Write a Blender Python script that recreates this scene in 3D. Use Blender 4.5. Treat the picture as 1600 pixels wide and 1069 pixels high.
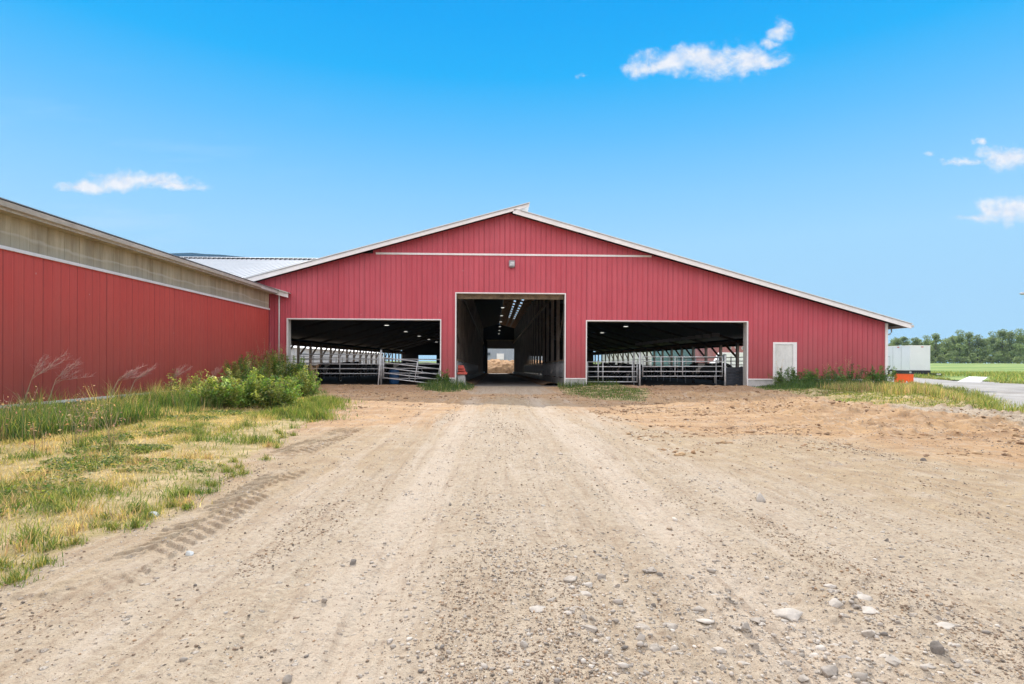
import bpy, math, random
import numpy as np
from mathutils import Matrix, Vector
R=math.radians
random.seed(7); RNG=np.random.default_rng(11)
S=bpy.context.scene
for o in list(bpy.data.objects): bpy.data.objects.remove(o)
COL=S.collection
# ------------------------------------------------------------------ camera model
ORD=['first','second','third','fourth','fifth','sixth','seventh','eighth','ninth','tenth','eleventh','twelfth','thirteenth','fourteenth','fifteenth','sixteenth','seventeenth','eighteenth','nineteenth','twentieth','twenty-first','twenty-second']
F=889.0; H=1.35; D=30.5
psi=math.atan(28/F); th=0.0045
fw=Vector((math.sin(psi),math.cos(psi),0)); rt0=Vector((math.cos(psi),-math.sin(psi),0)); up0=Vector((0,0,1))
rt=rt0*math.cos(th)+up0*math.sin(th); up=up0*math.cos(th)-rt0*math.sin(th)
CAM=Vector((0,0,H))
def P(u,v,Y=D):
    d=fw+rt*((u-800)/F)+up*((564.9-v)/F); return CAM+d*(Y/d.y)
def G(u,v,z=0.0):
    d=fw+rt*((u-800)/F)+up*((564.9-v)/F); return CAM+d*((z-H)/d.z)
cam=bpy.data.cameras.new('camera'); co=bpy.data.objects.new('camera',cam); COL.objects.link(co)
cam.sensor_width=36; cam.lens=20; cam.sensor_fit='HORIZONTAL'; cam.shift_y=30.4/1600; cam.clip_end=20000; cam.clip_start=.05
co.matrix_world=Matrix(((rt.x,up.x,-fw.x,0),(rt.y,up.y,-fw.y,0),(rt.z,up.z,-fw.z,H),(0,0,0,1)))
S.camera=co
# ------------------------------------------------------------------ noise
def _h(ix,iy,seed):
    n=(ix.astype(np.int64)*374761393+iy.astype(np.int64)*668265263+seed*974634777)&0xffffffff
    n=((n^(n>>13))*1274126177)&0xffffffff
    return ((n^(n>>16))&0xffff)/65535.0
def vn(x,y,seed=0):
    x=np.asarray(x,float); y=np.asarray(y,float)
    ix=np.floor(x); iy=np.floor(y); fx=x-ix; fy=y-iy; fx=fx*fx*(3-2*fx); fy=fy*fy*(3-2*fy)
    a=_h(ix,iy,seed);b=_h(ix+1,iy,seed);c=_h(ix,iy+1,seed);d=_h(ix+1,iy+1,seed)
    return (a*(1-fx)+b*fx)*(1-fy)+(c*(1-fx)+d*fx)*fy
def fbm(x,y,seed=0,o=4):
    s=0;a=.5;t=0
    for i in range(o):
        s=s+a*vn(np.asarray(x)*2**i+17*i,np.asarray(y)*2**i+31*i,seed+i); t+=a; a*=.5
    return s/t
def ss(a,b,x):
    t=np.clip((np.asarray(x,float)-a)/(b-a),0,1); return t*t*(3-2*t)
def inpoly(x,y,poly):
    x=np.asarray(x,float);y=np.asarray(y,float);r=np.zeros(x.shape,bool);n=len(poly)
    for i in range(n):
        x1,y1=poly[i];x2,y2=poly[(i+1)%n]
        if y1==y2: continue
        c=((y1>y)!=(y2>y))&(x<(x2-x1)*(y-y1)/(y2-y1)+x1); r^=c
    return r
def polydist(x,y,poly):
    """signed distance, positive inside"""
    x=np.asarray(x,float);y=np.asarray(y,float);d=np.full(x.shape,1e9);n=len(poly)
    for i in range(n):
        x1,y1=poly[i];x2,y2=poly[(i+1)%n];dx=x2-x1;dy=y2-y1
        t=np.clip(((x-x1)*dx+(y-y1)*dy)/(dx*dx+dy*dy+1e-12),0,1)
        d=np.minimum(d,np.hypot(x-x1-t*dx,y-y1-t*dy))
    return np.where(inpoly(x,y,poly),d,-d)
def wpoly(pts): return [tuple(G(u,v)[:2]) for u,v in pts]
# ------------------------------------------------------------------ regions
e=wpoly([(0,922),(45,905),(95,868),(150,842),(225,822),(290,795),(330,768),(395,727),(440,690),(470,668),(515,652),(533,638),(531,628),(512,622)])
VERGE=[(-6,1.0),(-4.2,2.6)]+e+[(-6.6,23.5),(-7.6,25.5),(-9.2,28),(-10.4,30.1),(-12.5,30.1),(-12.5,1.0)]
BANK=wpoly([(1160,604),(1200,613),(1262,622),(1320,632),(1400,634),(1470,642),(1530,647),(1592,651),(1592,645),(1562,637),(1522,623),(1490,613),(1452,604),(1422,600.5)])+[(24,36),(21.5,36),(21.2,30.2),(13.4,30.2)]
PATH=wpoly([(1395,632),(1470,641),(1530,646),(1592,650),(1760,668),(1760,690),(1600,668),(1530,656),(1450,647),(1395,640)])
MIDG=wpoly([(868,601),(880,617),(940,625),(1005,628),(1022,618),(1016,610),(985,607),(960,604),(945,600.5)])
LEFTG=wpoly([(650,606),(665,612),(700,614),(738,609),(744,601),(735,598),(680,597)])
ROAD=wpoly([(1415,600),(1452,604),(1490,613),(1522,623),(1562,637),(1592,645),(1760,664),(2300,690),(2300,602),(1600,600.5),(1545,597),(1495,596),(1440,591)])+[(36,64),(23.5,64),(23,40)]
def gz(x,y):
    x=np.asarray(x,float);y=np.asarray(y,float)
    wx=1-ss(21,27,x)
    z=-1.25*np.clip((y-31)/91,0,1)*wx
    z=z+1.25*ss(60,300,y)*(ss(21,30,x))*1.0+ (1.9)*ss(150,420,y)*wx
    return z
def ghi(x,y):
    """terrain with its small relief"""
    x=np.asarray(x,float);y=np.asarray(y,float);z=gz(x,y)
    near=1-ss(45,70,y)
    inb=(1-ss(29.2,30.6,y)+ss(121,123,y))
    z=z+near*inb*(0.06*(fbm(x*.35,y*.35,3)-.5)+0.05*(fbm(x*1.7,y*1.1,5)-.5))
    # wheel ruts running to the door
    w=np.exp(-((x+.75)/.33)**2)+np.exp(-((x-1.35)/.33)**2)
    z=z-0.03*w*inb*near
    z=z+0.028*(fbm(x*5.5+.6*np.sin(y*.3),y*.35,9)-.5)*near*inb*ss(-5,-3,x)*(1-ss(5,7,x))
    # fine relief
    fine=(1-ss(9,20,y))
    z=z+fine*(0.012*(fbm(x*5,y*5,21)-.5)+0.013*(fbm(x*26,y*26,25,3)-.5)+.010*np.clip(fbm(x*13,y*13,27,3)-.6,0,1)*4)
    # rough stony patch bottom right
    rp=np.exp(-(((x-1.6)/1.7)**2+((y-3.0)/1.2)**2))
    z=z+rp*0.045*np.clip(fbm(x*9,y*9,33)-.48,0,1)*2
    # narrow tyre grooves converging on the door line
    for gx,ga,sd in ((-1.32,.020,1),(-1.08,.016,2),(-.62,.018,3),(-.30,.014,4),(.55,.012,5),(.98,.018,6),(1.25,.020,7),(1.62,.018,8),(2.15,.012,9)):
        xx=x-(gx+.10*np.sin(y*.21+sd*1.7)+.05*np.sin(y*.6+sd)); z=z-ga*np.exp(-(xx/.055)**2)*ss(.3,.55,vn(y*.35,x*0+sd,70+sd))*near*inb*(1+.06*y)
    # churned dirt bands in the mid right and by the openings
    c=ss(4.5,8,x)*(1-ss(26,30,x))*ss(8.5,11.5,y)*(1-ss(22,27,y))*(1-ss(-1.0,.3,polydist(x,y,ROAD)))
    lum=fbm(x*.9,y*1.9,41)
    z=z+c*(0.20*np.clip(lum-.48,0,1)*2+0.13*np.clip(fbm(x*3.0,y*4.6,43)-.50,0,1)*2.4+.05*np.clip(fbm(x*7,y*9,44)-.5,0,1)*2)
    c2=ss(20,26,y)*inb*ss(-10,-8.5,x)*(1-ss(13,15,x))*(1-np.exp(-((x-.8)/2.4)**4))
    z=z+c2*(.10*np.clip(fbm(x*1.4,y*2.1,47)-.42,0,1)*2+.05*np.clip(fbm(x*4,y*6,49)-.5,0,1)*2)
    # mound at thresholds
    z=z+.10*np.exp(-((y-29.6)/1.0)**2)*inb*ss(4,6,x)*(1-ss(13,14,x))
    z=z+.08*np.exp(-((y-29.6)/1.0)**2)*ss(-10,-8.5,x)*(1-ss(-4,-3,x))
    # verge stands a little prouder
    d=polydist(x,y,VERGE) if x.size<2_000_000 else 0
    z=z+.05*ss(0,1.2,d)+ .16*ss(2.2,5.0,d)*np.clip((-x-7)/4,0,1)
    d=polydist(x,y,BANK); z=z+.10*ss(0,1.5,d)
    return z
# ------------------------------------------------------------------ object helpers
def link(o,parent=None):
    COL.objects.link(o)
    if parent is not None: o.parent=parent
    return o
def tag(o,label=None,cat=None,group=None,kind=None):
    if label: o['label']=label
    if cat: o['category']=cat
    if group: o['group']=group
    if kind: o['kind']=kind
    return o
def empty(name,loc=(0,0,0),rz=0,**k):
    o=bpy.data.objects.new(name,None); o.location=loc; o.rotation_euler=(0,0,rz); o.empty_display_size=.3
    COL.objects.link(o); return tag(o,**k)
def copy_tree(o,parent=None):
    c=o.copy(); COL.objects.link(c); c.parent=parent
    for ch in [x for x in bpy.data.objects if x.parent==o]: copy_tree(ch,c)
    return c
def mesh_np(name,v,f,mat,parent=None,col=None,smooth=False,**k):
    v=np.ascontiguousarray(v,dtype=np.float32); f=np.ascontiguousarray(f,dtype=np.int32)
    m=bpy.data.meshes.new(name); m.vertices.add(len(v)); m.vertices.foreach_set('co',v.ravel())
    n=f.shape[1]; m.loops.add(f.size); m.loops.foreach_set('vertex_index',f.ravel())
    m.polygons.add(len(f)); m.polygons.foreach_set('loop_start',np.arange(0,f.size,n,dtype=np.int32))
    try: m.polygons.foreach_set('loop_total',np.full(len(f),n,dtype=np.int32))
    except Exception: pass
    if smooth: m.polygons.foreach_set('use_smooth',np.ones(len(f),dtype=bool))
    if col is not None:
        a=m.color_attributes.new('col','FLOAT_COLOR','POINT')
        c=np.ones((len(v),4),np.float32); c[:,:3]=col; a.data.foreach_set('color',c.ravel())
    m.update(calc_edges=True); m.validate()
    o=bpy.data.objects.new(name,m)
    if mat: m.materials.append(mat)
    link(o,parent); return tag(o,**k)
class MB:
    def __init__(s): s.v=[]; s.f=[]
    def add(s,vs,fs):
        b=len(s.v); s.v+= [tuple(p) for p in vs]; s.f+=[tuple(i+b for i in q) for q in fs]; return s
    def box(s,x0,y0,z0,x1,y1,z1):
        if x0>x1:x0,x1=x1,x0
        if y0>y1:y0,y1=y1,y0
        if z0>z1:z0,z1=z1,z0
        vs=[(x0,y0,z0),(x1,y0,z0),(x1,y1,z0),(x0,y1,z0),(x0,y0,z1),(x1,y0,z1),(x1,y1,z1),(x0,y1,z1)]
        return s.add(vs,[(0,3,2,1),(4,5,6,7),(0,1,5,4),(1,2,6,5),(2,3,7,6),(3,0,4,7)])
    def prism(s,poly,axis,a,b):
        """poly of 2D pts extruded along axis between a,b"""
        n=len(poly)
        def mk(p,t): return {'x':(t,p[0],p[1]),'y':(p[0],t,p[1]),'z':(p[0],p[1],t)}[axis]
        vs=[mk(p,a) for p in poly]+[mk(p,b) for p in poly]
        fs=[tuple(range(n)),tuple(range(2*n-1,n-1,-1))]+[(i,i+n,(i+1)%n+n,(i+1)%n) for i in range(n)]
        return s.add(vs,fs)
    def beam(s,p,q,w,h,upv=(0,0,1)):
        p=Vector(p);q=Vector(q);d=(q-p).normalized();u=Vector(upv)
        if abs(d.dot(u))>.98:u=Vector((0,1,0))
        r=d.cross(u).normalized();u=r.cross(d).normalized();vs=[]
        for b in (p,q):
            for sx,sy in ((-1,-1),(1,-1),(1,1),(-1,1)): vs.append(b+r*(sx*w/2)+u*(sy*h/2))
        return s.add(vs,[(0,1,2,3),(7,6,5,4),(0,4,5,1),(1,5,6,2),(2,6,7,3),(3,7,4,0)])
    def tube(s,pts,r,n=8):
        pts=[Vector(p) for p in pts]; b=len(s.v); k=len(pts)
        rr=r if isinstance(r,(list,tuple)) else [r]*k
        for i,p in enumerate(pts):
            d=(pts[min(i+1,k-1)]-pts[max(i-1,0)]).normalized()
            a=Vector((0,0,1)) if abs(d.z)<.9 else Vector((1,0,0))
            x=d.cross(a).normalized();y=d.cross(x)
            for j in range(n):
                t=2*math.pi*j/n; s.v.append(tuple(p+x*(math.cos(t)*rr[i])+y*(math.sin(t)*rr[i])))
        for i in range(k-1):
            for j in range(n): s.f.append((b+i*n+j,b+i*n+(j+1)%n,b+(i+1)*n+(j+1)%n,b+(i+1)*n+j))
        s.f.append(tuple(b+j for j in range(n))[::-1]); s.f.append(tuple(b+(k-1)*n+j for j in range(n))); return s
    def build(s,name,mat,parent=None,smooth=False,bevel=0,fix=True,**k):
        m=bpy.data.meshes.new(name); m.from_pydata(s.v,[],s.f)
        if fix:
            import bmesh
            b=bmesh.new(); b.from_mesh(m); bmesh.ops.recalc_face_normals(b,faces=b.faces)
            if bevel: bmesh.ops.bevel(b,geom=[e for e in b.edges if e.is_manifold and e.calc_face_angle(0)>.5],offset=bevel,segments=1,affect='EDGES',clamp_overlap=True)
            b.to_mesh(m); b.free()
        if smooth:
            for p in m.polygons: p.use_smooth=True
        m.materials.append(mat); o=bpy.data.objects.new(name,m); link(o,parent); return tag(o,**k)
# ------------------------------------------------------------------ materials
def newmat(name):
    m=bpy.data.materials.new(name); m.use_nodes=True; nt=m.node_tree; nt.nodes.clear()
    o=nt.nodes.new('ShaderNodeOutputMaterial'); b=nt.nodes.new('ShaderNodeBsdfPrincipled'); nt.links.new(b.outputs[0],o.inputs[0])
    return m,nt,b,o
class N:
    def __init__(s,nt): s.nt=nt
    def n(s,t,**k):
        x=s.nt.nodes.new(t)
        for a,b in k.items(): setattr(x,a,b)
        return x
    def set(s,sock,val):
        if isinstance(val,bpy.types.NodeSocket): s.nt.links.new(val,sock)
        elif val is not None: sock.default_value=val
    def math(s,op,a,b=None,c=None,clamp=False):
        x=s.n('ShaderNodeMath',operation=op); x.use_clamp=clamp
        s.set(x.inputs[0],a); s.set(x.inputs[1],b)
        if c is not None: s.set(x.inputs[2],c)
        return x.outputs[0]
    def mix(s,f,a,b,blend='MIX'):
        x=s.n('ShaderNodeMix',data_type='RGBA',blend_type=blend)
        s.set(x.inputs[0],f); s.set(x.inputs[6],a); s.set(x.inputs[7],b); return x.outputs[2]
    def noise(s,vec,scale,detail=4,rough=.55,dist=0,out=0):
        x=s.n('ShaderNodeTexNoise'); s.set(x.inputs['Vector'],vec); x.inputs['Scale'].default_value=scale
        x.inputs['Detail'].default_value=detail; x.inputs['Roughness'].default_value=rough; x.inputs['Distortion'].default_value=dist
        return x.outputs[out]
    def rng(s,v,a,b,c=0,d=1,smooth=False):
        x=s.n('ShaderNodeMapRange'); 
        if smooth: x.interpolation_type='SMOOTHSTEP'
        s.set(x.inputs[0],v); s.set(x.inputs[1],a); s.set(x.inputs[2],b); s.set(x.inputs[3],c); s.set(x.inputs[4],d); return x.outputs[0]
    def pos(s): return s.n('ShaderNodeNewGeometry').outputs['Position']
    def obj(s): return s.n('ShaderNodeTexCoord').outputs['Object']
    def scale(s,v,sc):
        x=s.n('ShaderNodeMapping'); s.set(x.inputs[0],v); x.inputs['Scale'].default_value=sc; return x.outputs[0]
    def bump(s,h,strength=.3,dist=.02,normal=None):
        x=s.n('ShaderNodeBump'); s.set(x.inputs['Height'],h); x.inputs['Strength'].default_value=strength; x.inputs['Distance'].default_value=dist
        if normal is not None: s.set(x.inputs['Normal'],normal)
        return x.outputs[0]
    def attr(s,name,out='Fac'):
        x=s.n('ShaderNodeAttribute'); x.attribute_name=name; return x.outputs[out]
def C4(c): return (c[0],c[1],c[2],1)
def simple(name,c,rough=.7,metal=0,var=.15,scale=3,bump=0,spec=.5,dark=None,stretch=(1,1,1)):
    m,nt,b,o=newmat(name); q=N(nt); v=q.scale(q.obj(),stretch)
    n=q.noise(v,scale,5,.6); n2=q.noise(v,scale*9,3)
    d=dark or tuple(x*(1-2.2*var) for x in c); l=tuple(min(1,x*(1+var*1.2)) for x in c)
    f=q.rng(q.math('ADD',q.math('MULTIPLY',n,.7),q.math('MULTIPLY',n2,.3)),.3,.7)
    q.set(b.inputs['Base Color'],q.mix(f,C4(d),C4(l))); b.inputs['Roughness'].default_value=rough; b.inputs['Metallic'].default_value=metal
    b.inputs['Specular IOR Level'].default_value=spec
    if bump: q.set(b.inputs['Normal'],q.bump(n2,bump,.01))
    return m
def siding_mat(name,c,fade,streak=.35,ax=0,pitch=.276):
    m,nt,b,o=newmat(name); q=N(nt); p=q.pos()
    big=q.noise(p,.35,4,.6); st=q.noise(q.scale(p,(2.6,2.6,.12)),1,5,.65); fine=q.noise(q.scale(p,(9,9,2.2)),1,4)
    f=q.rng(q.math('ADD',q.math('MULTIPLY',big,.5),q.math('MULTIPLY',st,.5)),.34,.66)
    colr=q.mix(f,C4(c),C4(fade))
    # dust and grime: fine mottling, base splash; lower wall also darkened as painted shade
    colr=q.mix(q.math('MULTIPLY',q.rng(fine,.5,.75),.30*streak/.35),colr,C4((fade[0]*.62,fade[1]*.9,fade[2]*.9)))
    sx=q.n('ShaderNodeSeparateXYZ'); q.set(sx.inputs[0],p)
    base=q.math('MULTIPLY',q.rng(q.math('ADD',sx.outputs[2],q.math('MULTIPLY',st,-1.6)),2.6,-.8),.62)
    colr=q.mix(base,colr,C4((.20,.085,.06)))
    drip=q.noise(q.scale(p,(5,5,.05)),1,6,.7); colr=q.mix(q.math('MULTIPLY',q.rng(drip,.54,.72),.30),colr,C4((fade[0]*.5,fade[1]*.6,fade[2]*.6)))
    lap=q.math('MULTIPLY',q.math('LESS_THAN',q.math('ABSOLUTE',q.math('SUBTRACT',q.math('FRACT',q.math('DIVIDE',sx.outputs[ax],pitch*4)),.5)),.012),.5); colr=q.mix(lap,colr,C4((fade[0]*.35,fade[1]*.3,fade[2]*.3)))
    # pale specks (bird lime, scuffs)
    vo=q.n('ShaderNodeTexVoronoi'); q.set(vo.inputs['Vector'],q.scale(p,(2.4,2.4,1.5))); vo.inputs['Scale'].default_value=1
    r=q.n('ShaderNodeSeparateColor'); q.set(r.inputs[0],vo.outputs['Color'])
    sp=q.math('MULTIPLY',q.math('LESS_THAN',vo.outputs['Distance'],.055),q.math('GREATER_THAN',r.outputs[0],.72))
    colr=q.mix(q.math('MULTIPLY',sp,.5),colr,C4((.6,.45,.42)))
    fr_=q.math('FRACT',q.math('ADD',q.math('DIVIDE',sx.outputs[ax],pitch),.5)); dd=q.math('ABSOLUTE',q.math('SUBTRACT',fr_,.5))
    seam=q.math('MULTIPLY',q.rng(dd,.10,.04),q.rng(st,.3,.65,.08,.42))
    colr=q.mix(seam,colr,C4((fade[0]*.42,fade[1]*.30,fade[2]*.34)))
    q.set(b.inputs['Base Color'],colr); q.set(b.inputs['Roughness'],q.rng(fine,.3,.7,.42,.62)); b.inputs['Specular IOR Level'].default_value=.4
    wav=q.noise(q.scale(p,(1.6,1.6,.5)),1,2)
    q.set(b.inputs['Normal'],q.bump(wav,.25,.03))
    return m
def foliage_mat(name,trans=.45,sat=1.0):
    m,nt,b,o=newmat(name); q=N(nt); c=q.attr('col','Color')
    nt.nodes.remove(b)
    df=q.n('ShaderNodeBsdfDiffuse'); tr=q.n('ShaderNodeBsdfTranslucent'); gl=q.n('ShaderNodeBsdfGlossy'); gl.inputs['Roughness'].default_value=.45
    q.set(df.inputs[0],c); t=q.mix(1,c,C4((1.35,1.3,.75)),'MULTIPLY'); q.set(tr.inputs[0],t)
    a=q.n('ShaderNodeMixShader'); a.inputs[0].default_value=trans; nt.links.new(df.outputs[0],a.inputs[1]); nt.links.new(tr.outputs[0],a.inputs[2])
    a2=q.n('ShaderNodeMixShader'); a2.inputs[0].default_value=.035; nt.links.new(a.outputs[0],a2.inputs[1]); nt.links.new(gl.outputs[0],a2.inputs[2])
    nt.links.new(a2.outputs[0],o.inputs[0]); return m
RED=(.46,.062,.072)
M={}
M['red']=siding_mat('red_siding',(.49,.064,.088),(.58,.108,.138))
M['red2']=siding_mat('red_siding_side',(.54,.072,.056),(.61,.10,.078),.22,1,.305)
M['white']=simple('white_trim',(.84,.82,.81),.5,0,.06,1.5)
M['whiteold']=simple('weathered_white',(.62,.61,.58),.6,0,.14,2.5,stretch=(1,1,.3))
M['galv']=simple('galvanised_steel',(.58,.59,.60),.45,.15,.18,6)
M['galvd']=simple('dull_steel',(.46,.47,.48),.5,.15,.2,6)
M['roofw']=simple('white_roof_metal',(.78,.78,.77),.45,.0,.05,.8)
M['crossroof']=simple('ribbed_white_roof',(.60,.61,.62),.5,0,.05,.8)
M['roofd']=simple('grey_roof_metal',(.30,.31,.32),.5,.2,.1,.8)
M['gutter']=simple('gutter_metal',(.62,.59,.54),.5,.0,.22,1.2,stretch=(1,.4,1),dark=(.36,.33,.28))
M['conc']=simple('concrete',(.40,.40,.39),.9,0,.2,2.2,.3,dark=(.20,.20,.18))
M['concw']=simple('pale_concrete',(.50,.50,.50),.85,0,.16,2.5,.2,dark=(.30,.29,.27))
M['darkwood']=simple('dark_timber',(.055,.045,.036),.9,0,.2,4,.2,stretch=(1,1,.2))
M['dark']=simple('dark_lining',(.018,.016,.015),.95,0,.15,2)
M['wood']=simple('brown_timber',(.26,.15,.085),.85,0,.2,4,.2,stretch=(1,1,.3))
M['postw']=simple('post_timber',(.31,.27,.23),.9,0,.25,5,.2,stretch=(1,1,.15))
M['beamw']=simple('pale_timber',(.26,.20,.13),.85,0,.35,2.5,stretch=(1,.6,1))
M['lamp']=simple('lamp_body',(.34,.33,.34),.5,.2,.1)
M['black']=simple('black_steel',(.02,.022,.028),.5,.2,.1)
M['box']=simple('white_panel_paint',(.72,.74,.78),.4,.0,.03,.6)
M['orange']=simple('orange_paint',(.92,.12,.008),.42,0,.08,3)
M['redpl']=simple('faded_red_plastic',(.58,.10,.07),.5,0,.12,5)
M['teal']=simple('teal_cladding',(.14,.26,.27),.7,0,.1,.5)
M['shedw']=simple('pale_cladding',(.66,.66,.65),.6,0,.08,.4)
M['bluegrey']=simple('blue_grey_cladding',(.36,.40,.46),.6,0,.08,.3)
M['houser']=simple('red_house_siding',(.40,.16,.16),.8,0,.08,.6)
M['glass']=simple('window_glass',(.10,.12,.14),.1,0,.1,.5)
def emis(name,c,s):
    m,nt,b,o=newmat(name); b.inputs['Base Color'].default_value=C4((.8,.8,.8)); b.inputs['Emission Color'].default_value=C4(c); b.inputs['Emission Strength'].default_value=s; return m
M['glow']=emis('lamp_glow',(1,.97,.88),2.2)
M['leaf']=foliage_mat('leaf_blades',.5); M['treeleaf']=foliage_mat('tree_leaves',.3)
def wood_band():
    m,nt,b,o=newmat('weathered_boards'); q=N(nt); p=q.pos()
    st=q.noise(q.scale(p,(3,3.2,.35)),1,6,.7); big=q.noise(q.scale(p,(.5,.5,1.2)),1,4); bd=q.noise(q.scale(p,(3.4,3.4,.001)),1,1)
    c=q.mix(q.rng(st,.3,.7),C4((.30,.235,.145)),C4((.66,.58,.41)))
    c=q.mix(q.math('MULTIPLY',q.rng(bd,.35,.65),.35),c,C4((.34,.30,.22)))
    sx=q.n('ShaderNodeSeparateXYZ'); q.set(sx.inputs[0],p)
    zz=q.math('ADD',sx.outputs[2],q.math('MULTIPLY',q.math('SUBTRACT',big,.5),.5))
    stripe=q.math('MULTIPLY',q.math('SUBTRACT',1,q.math('ABSOLUTE',q.math('DIVIDE',q.math('SUBTRACT',zz,4.36),.05)),clamp=True),.4)
    c=q.mix(stripe,c,C4((.72,.69,.60)))
    green=q.rng(zz,4.42,4.1); c=q.mix(q.math('MULTIPLY',green,.6),c,C4((.36,.36,.31)))
    q.set(b.inputs['Base Color'],c); b.inputs['Roughness'].default_value=.9; q.set(b.inputs['Normal'],q.bump(st,.3,.01)); return m
M['boards']=wood_band()
def rock_mat(name,c1,c2,sc=14):
    m,nt,b,o=newmat(name); q=N(nt); p=q.pos()
    n=q.noise(p,sc,6,.7); n2=q.noise(p,sc*7,3)
    q.set(b.inputs['Base Color'],q.mix(q.rng(n,.35,.65),C4(c1),C4(c2))); b.inputs['Roughness'].default_value=.9
    q.set(b.inputs['Normal'],q.bump(q.math('ADD',n,q.math('MULTIPLY',n2,.4)),.5,.01)); return m
M['rock']=rock_mat('grey_stone',(.22,.185,.15),(.42,.37,.31)); M['rockd']=rock_mat('dark_stone',(.10,.085,.07),(.24,.21,.18))
M['rockl']=rock_mat('pale_stone',(.35,.31,.26),(.50,.45,.39))
M['rockp']=rock_mat('white_stone',(.42,.44,.42),(.60,.62,.60))
def stone_col_mat():
    m,nt,b,o=newmat('gravel_stones'); q=N(nt); q.set(b.inputs['Base Color'],q.attr('col','Color')); b.inputs['Roughness'].default_value=.9; return m
M['gravelst']=stone_col_mat()
def ground_mat():
    m,nt,b,o=newmat('dirt_yard'); q=N(nt); p=q.pos()
    og=q.attr('a_orange'); gr=q.attr('a_gravel'); gs=q.attr('a_grass'); wt=q.attr('a_dust'); fd=q.attr('a_far'); dk=q.attr('a_dark')
    n1=q.noise(p,.55,5,.6,.4); n2=q.noise(p,3.2,6,.65); n3=q.noise(p,22,5,.7); n4=q.noise(p,95,3,.7)
    st=q.noise(q.scale(p,(2.4,.16,1)),1.6,6,.62,.3); lt=q.noise(q.scale(p,(.25,1.2,1)),1.6,6,.66,.6)
    tan=C4((.33,.24,.15)); tan2=C4((.43,.335,.215)); ora=C4((.49,.308,.155)); ora2=C4((.34,.20,.10)); gry=C4((.35,.275,.195)); gry2=C4((.46,.38,.28)); dust=C4((.52,.435,.345))
    c=q.mix(q.rng(n2,.32,.68),tan,tan2)
    oc=q.mix(q.rng(lt,.38,.62),ora2,ora)
    c=q.mix(q.math('MULTIPLY',q.rng(q.math('ADD',og,q.math('MULTIPLY',q.math('SUBTRACT',n1,.5),.9)),.3,.75),.85),c,oc)
    gc=q.mix(q.rng(n3,.35,.65),gry,gry2)
    c=q.mix(q.rng(q.math('ADD',gr,q.math('MULTIPLY',q.math('SUBTRACT',st,.5),1.3)),.3,.75),c,gc)
    c=q.mix(q.math('MULTIPLY',q.rng(q.math('ADD',wt,q.math('SUBTRACT',st,.5)),.25,.85),.50),c,dust)
    # damp and trodden dirt
    c=q.mix(q.math('MULTIPLY',q.rng(q.math('ADD',dk,q.math('MULTIPLY',q.math('SUBTRACT',lt,.5),1.2)),.4,.8),.6),c,C4((.17,.095,.06)))
    scr=q.noise(q.scale(p,(9,.5,1)),1.0,6,.72,.6); c=q.mix(q.math('MULTIPLY',q.rng(scr,.53,.68),.45),c,C4((.23,.155,.10))); c=q.mix(q.math('MULTIPLY',q.rng(scr,.45,.33),.45),c,C4((.54,.46,.37)))
    dk2=q.noise(p,6,6,.75,.5); c=q.mix(q.math('MULTIPLY',q.rng(dk2,.58,.70),.5),c,C4((.20,.14,.095)))
    blo=q.noise(p,1.7,6,.7,.8); c=q.mix(q.math('MULTIPLY',q.rng(blo,.5,.68),.38),c,C4((.50,.43,.35))); c=q.mix(q.math('MULTIPLY',q.rng(blo,.45,.28),.38),c,C4((.27,.185,.12)))
    # grit: dark and pale grains
    v=q.n('ShaderNodeTexVoronoi'); q.set(v.inputs['Vector'],p); v.inputs['Scale'].default_value=46
    sc=q.n('ShaderNodeSeparateColor'); q.set(sc.inputs[0],v.outputs['Color'])
    gm=q.math('MULTIPLY',q.math('GREATER_THAN',sc.outputs[0],.80),q.rng(v.outputs['Distance'],.42,.25))
    c=q.mix(q.math('MULTIPLY',gm,.6),c,q.mix(sc.outputs[1],C4((.15,.13,.115)),C4((.56,.52,.47))))
    v2=q.n('ShaderNodeTexVoronoi'); q.set(v2.inputs['Vector'],p); v2.inputs['Scale'].default_value=17
    s2=q.n('ShaderNodeSeparateColor'); q.set(s2.inputs[0],v2.outputs['Color'])
    g2=q.math('MULTIPLY',q.math('GREATER_THAN',s2.outputs[0],.90),q.rng(v2.outputs['Distance'],.34,.2))
    c=q.mix(q.math('MULTIPLY',g2,.6),c,q.mix(s2.outputs[1],C4((.17,.15,.13)),C4((.54,.5,.45))))
    c=q.mix(q.math('MULTIPLY',q.rng(n4,.47,.3),.42),c,C4((.15,.105,.075)))
    c=q.mix(q.math('MULTIPLY',q.rng(n3,.44,.3),.3),c,C4((.21,.145,.10)))
    # thatch under the grass
    th_=q.mix(q.rng(n2,.38,.6),C4((.50,.385,.22)),C4((.30,.245,.11)))
    c=q.mix(q.rng(q.math('ADD',gs,q.math('MULTIPLY',q.math('SUBTRACT',n2,.5),.9)),.35,.7),c,th_)
    fg=q.mix(q.rng(q.noise(q.scale(p,(.012,.05,1)),1,5),.4,.6),C4((.10,.18,.035)),C4((.22,.27,.07)))
    c=q.mix(fd,c,fg)
    q.set(b.inputs['Base Color'],c); b.inputs['Roughness'].default_value=.95; b.inputs['Specular IOR Level'].default_value=.15
    hh=q.math('ADD',q.math('MULTIPLY',n3,1.0),q.math('ADD',q.math('MULTIPLY',n4,.45),q.math('ADD',q.math('MULTIPLY',gm,.35),q.math('MULTIPLY',g2,.8))))
    q.set(b.inputs['Normal'],q.bump(hh,.9,.022,q.bump(n2,.4,.05))); return m
M['ground']=ground_mat()
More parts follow.
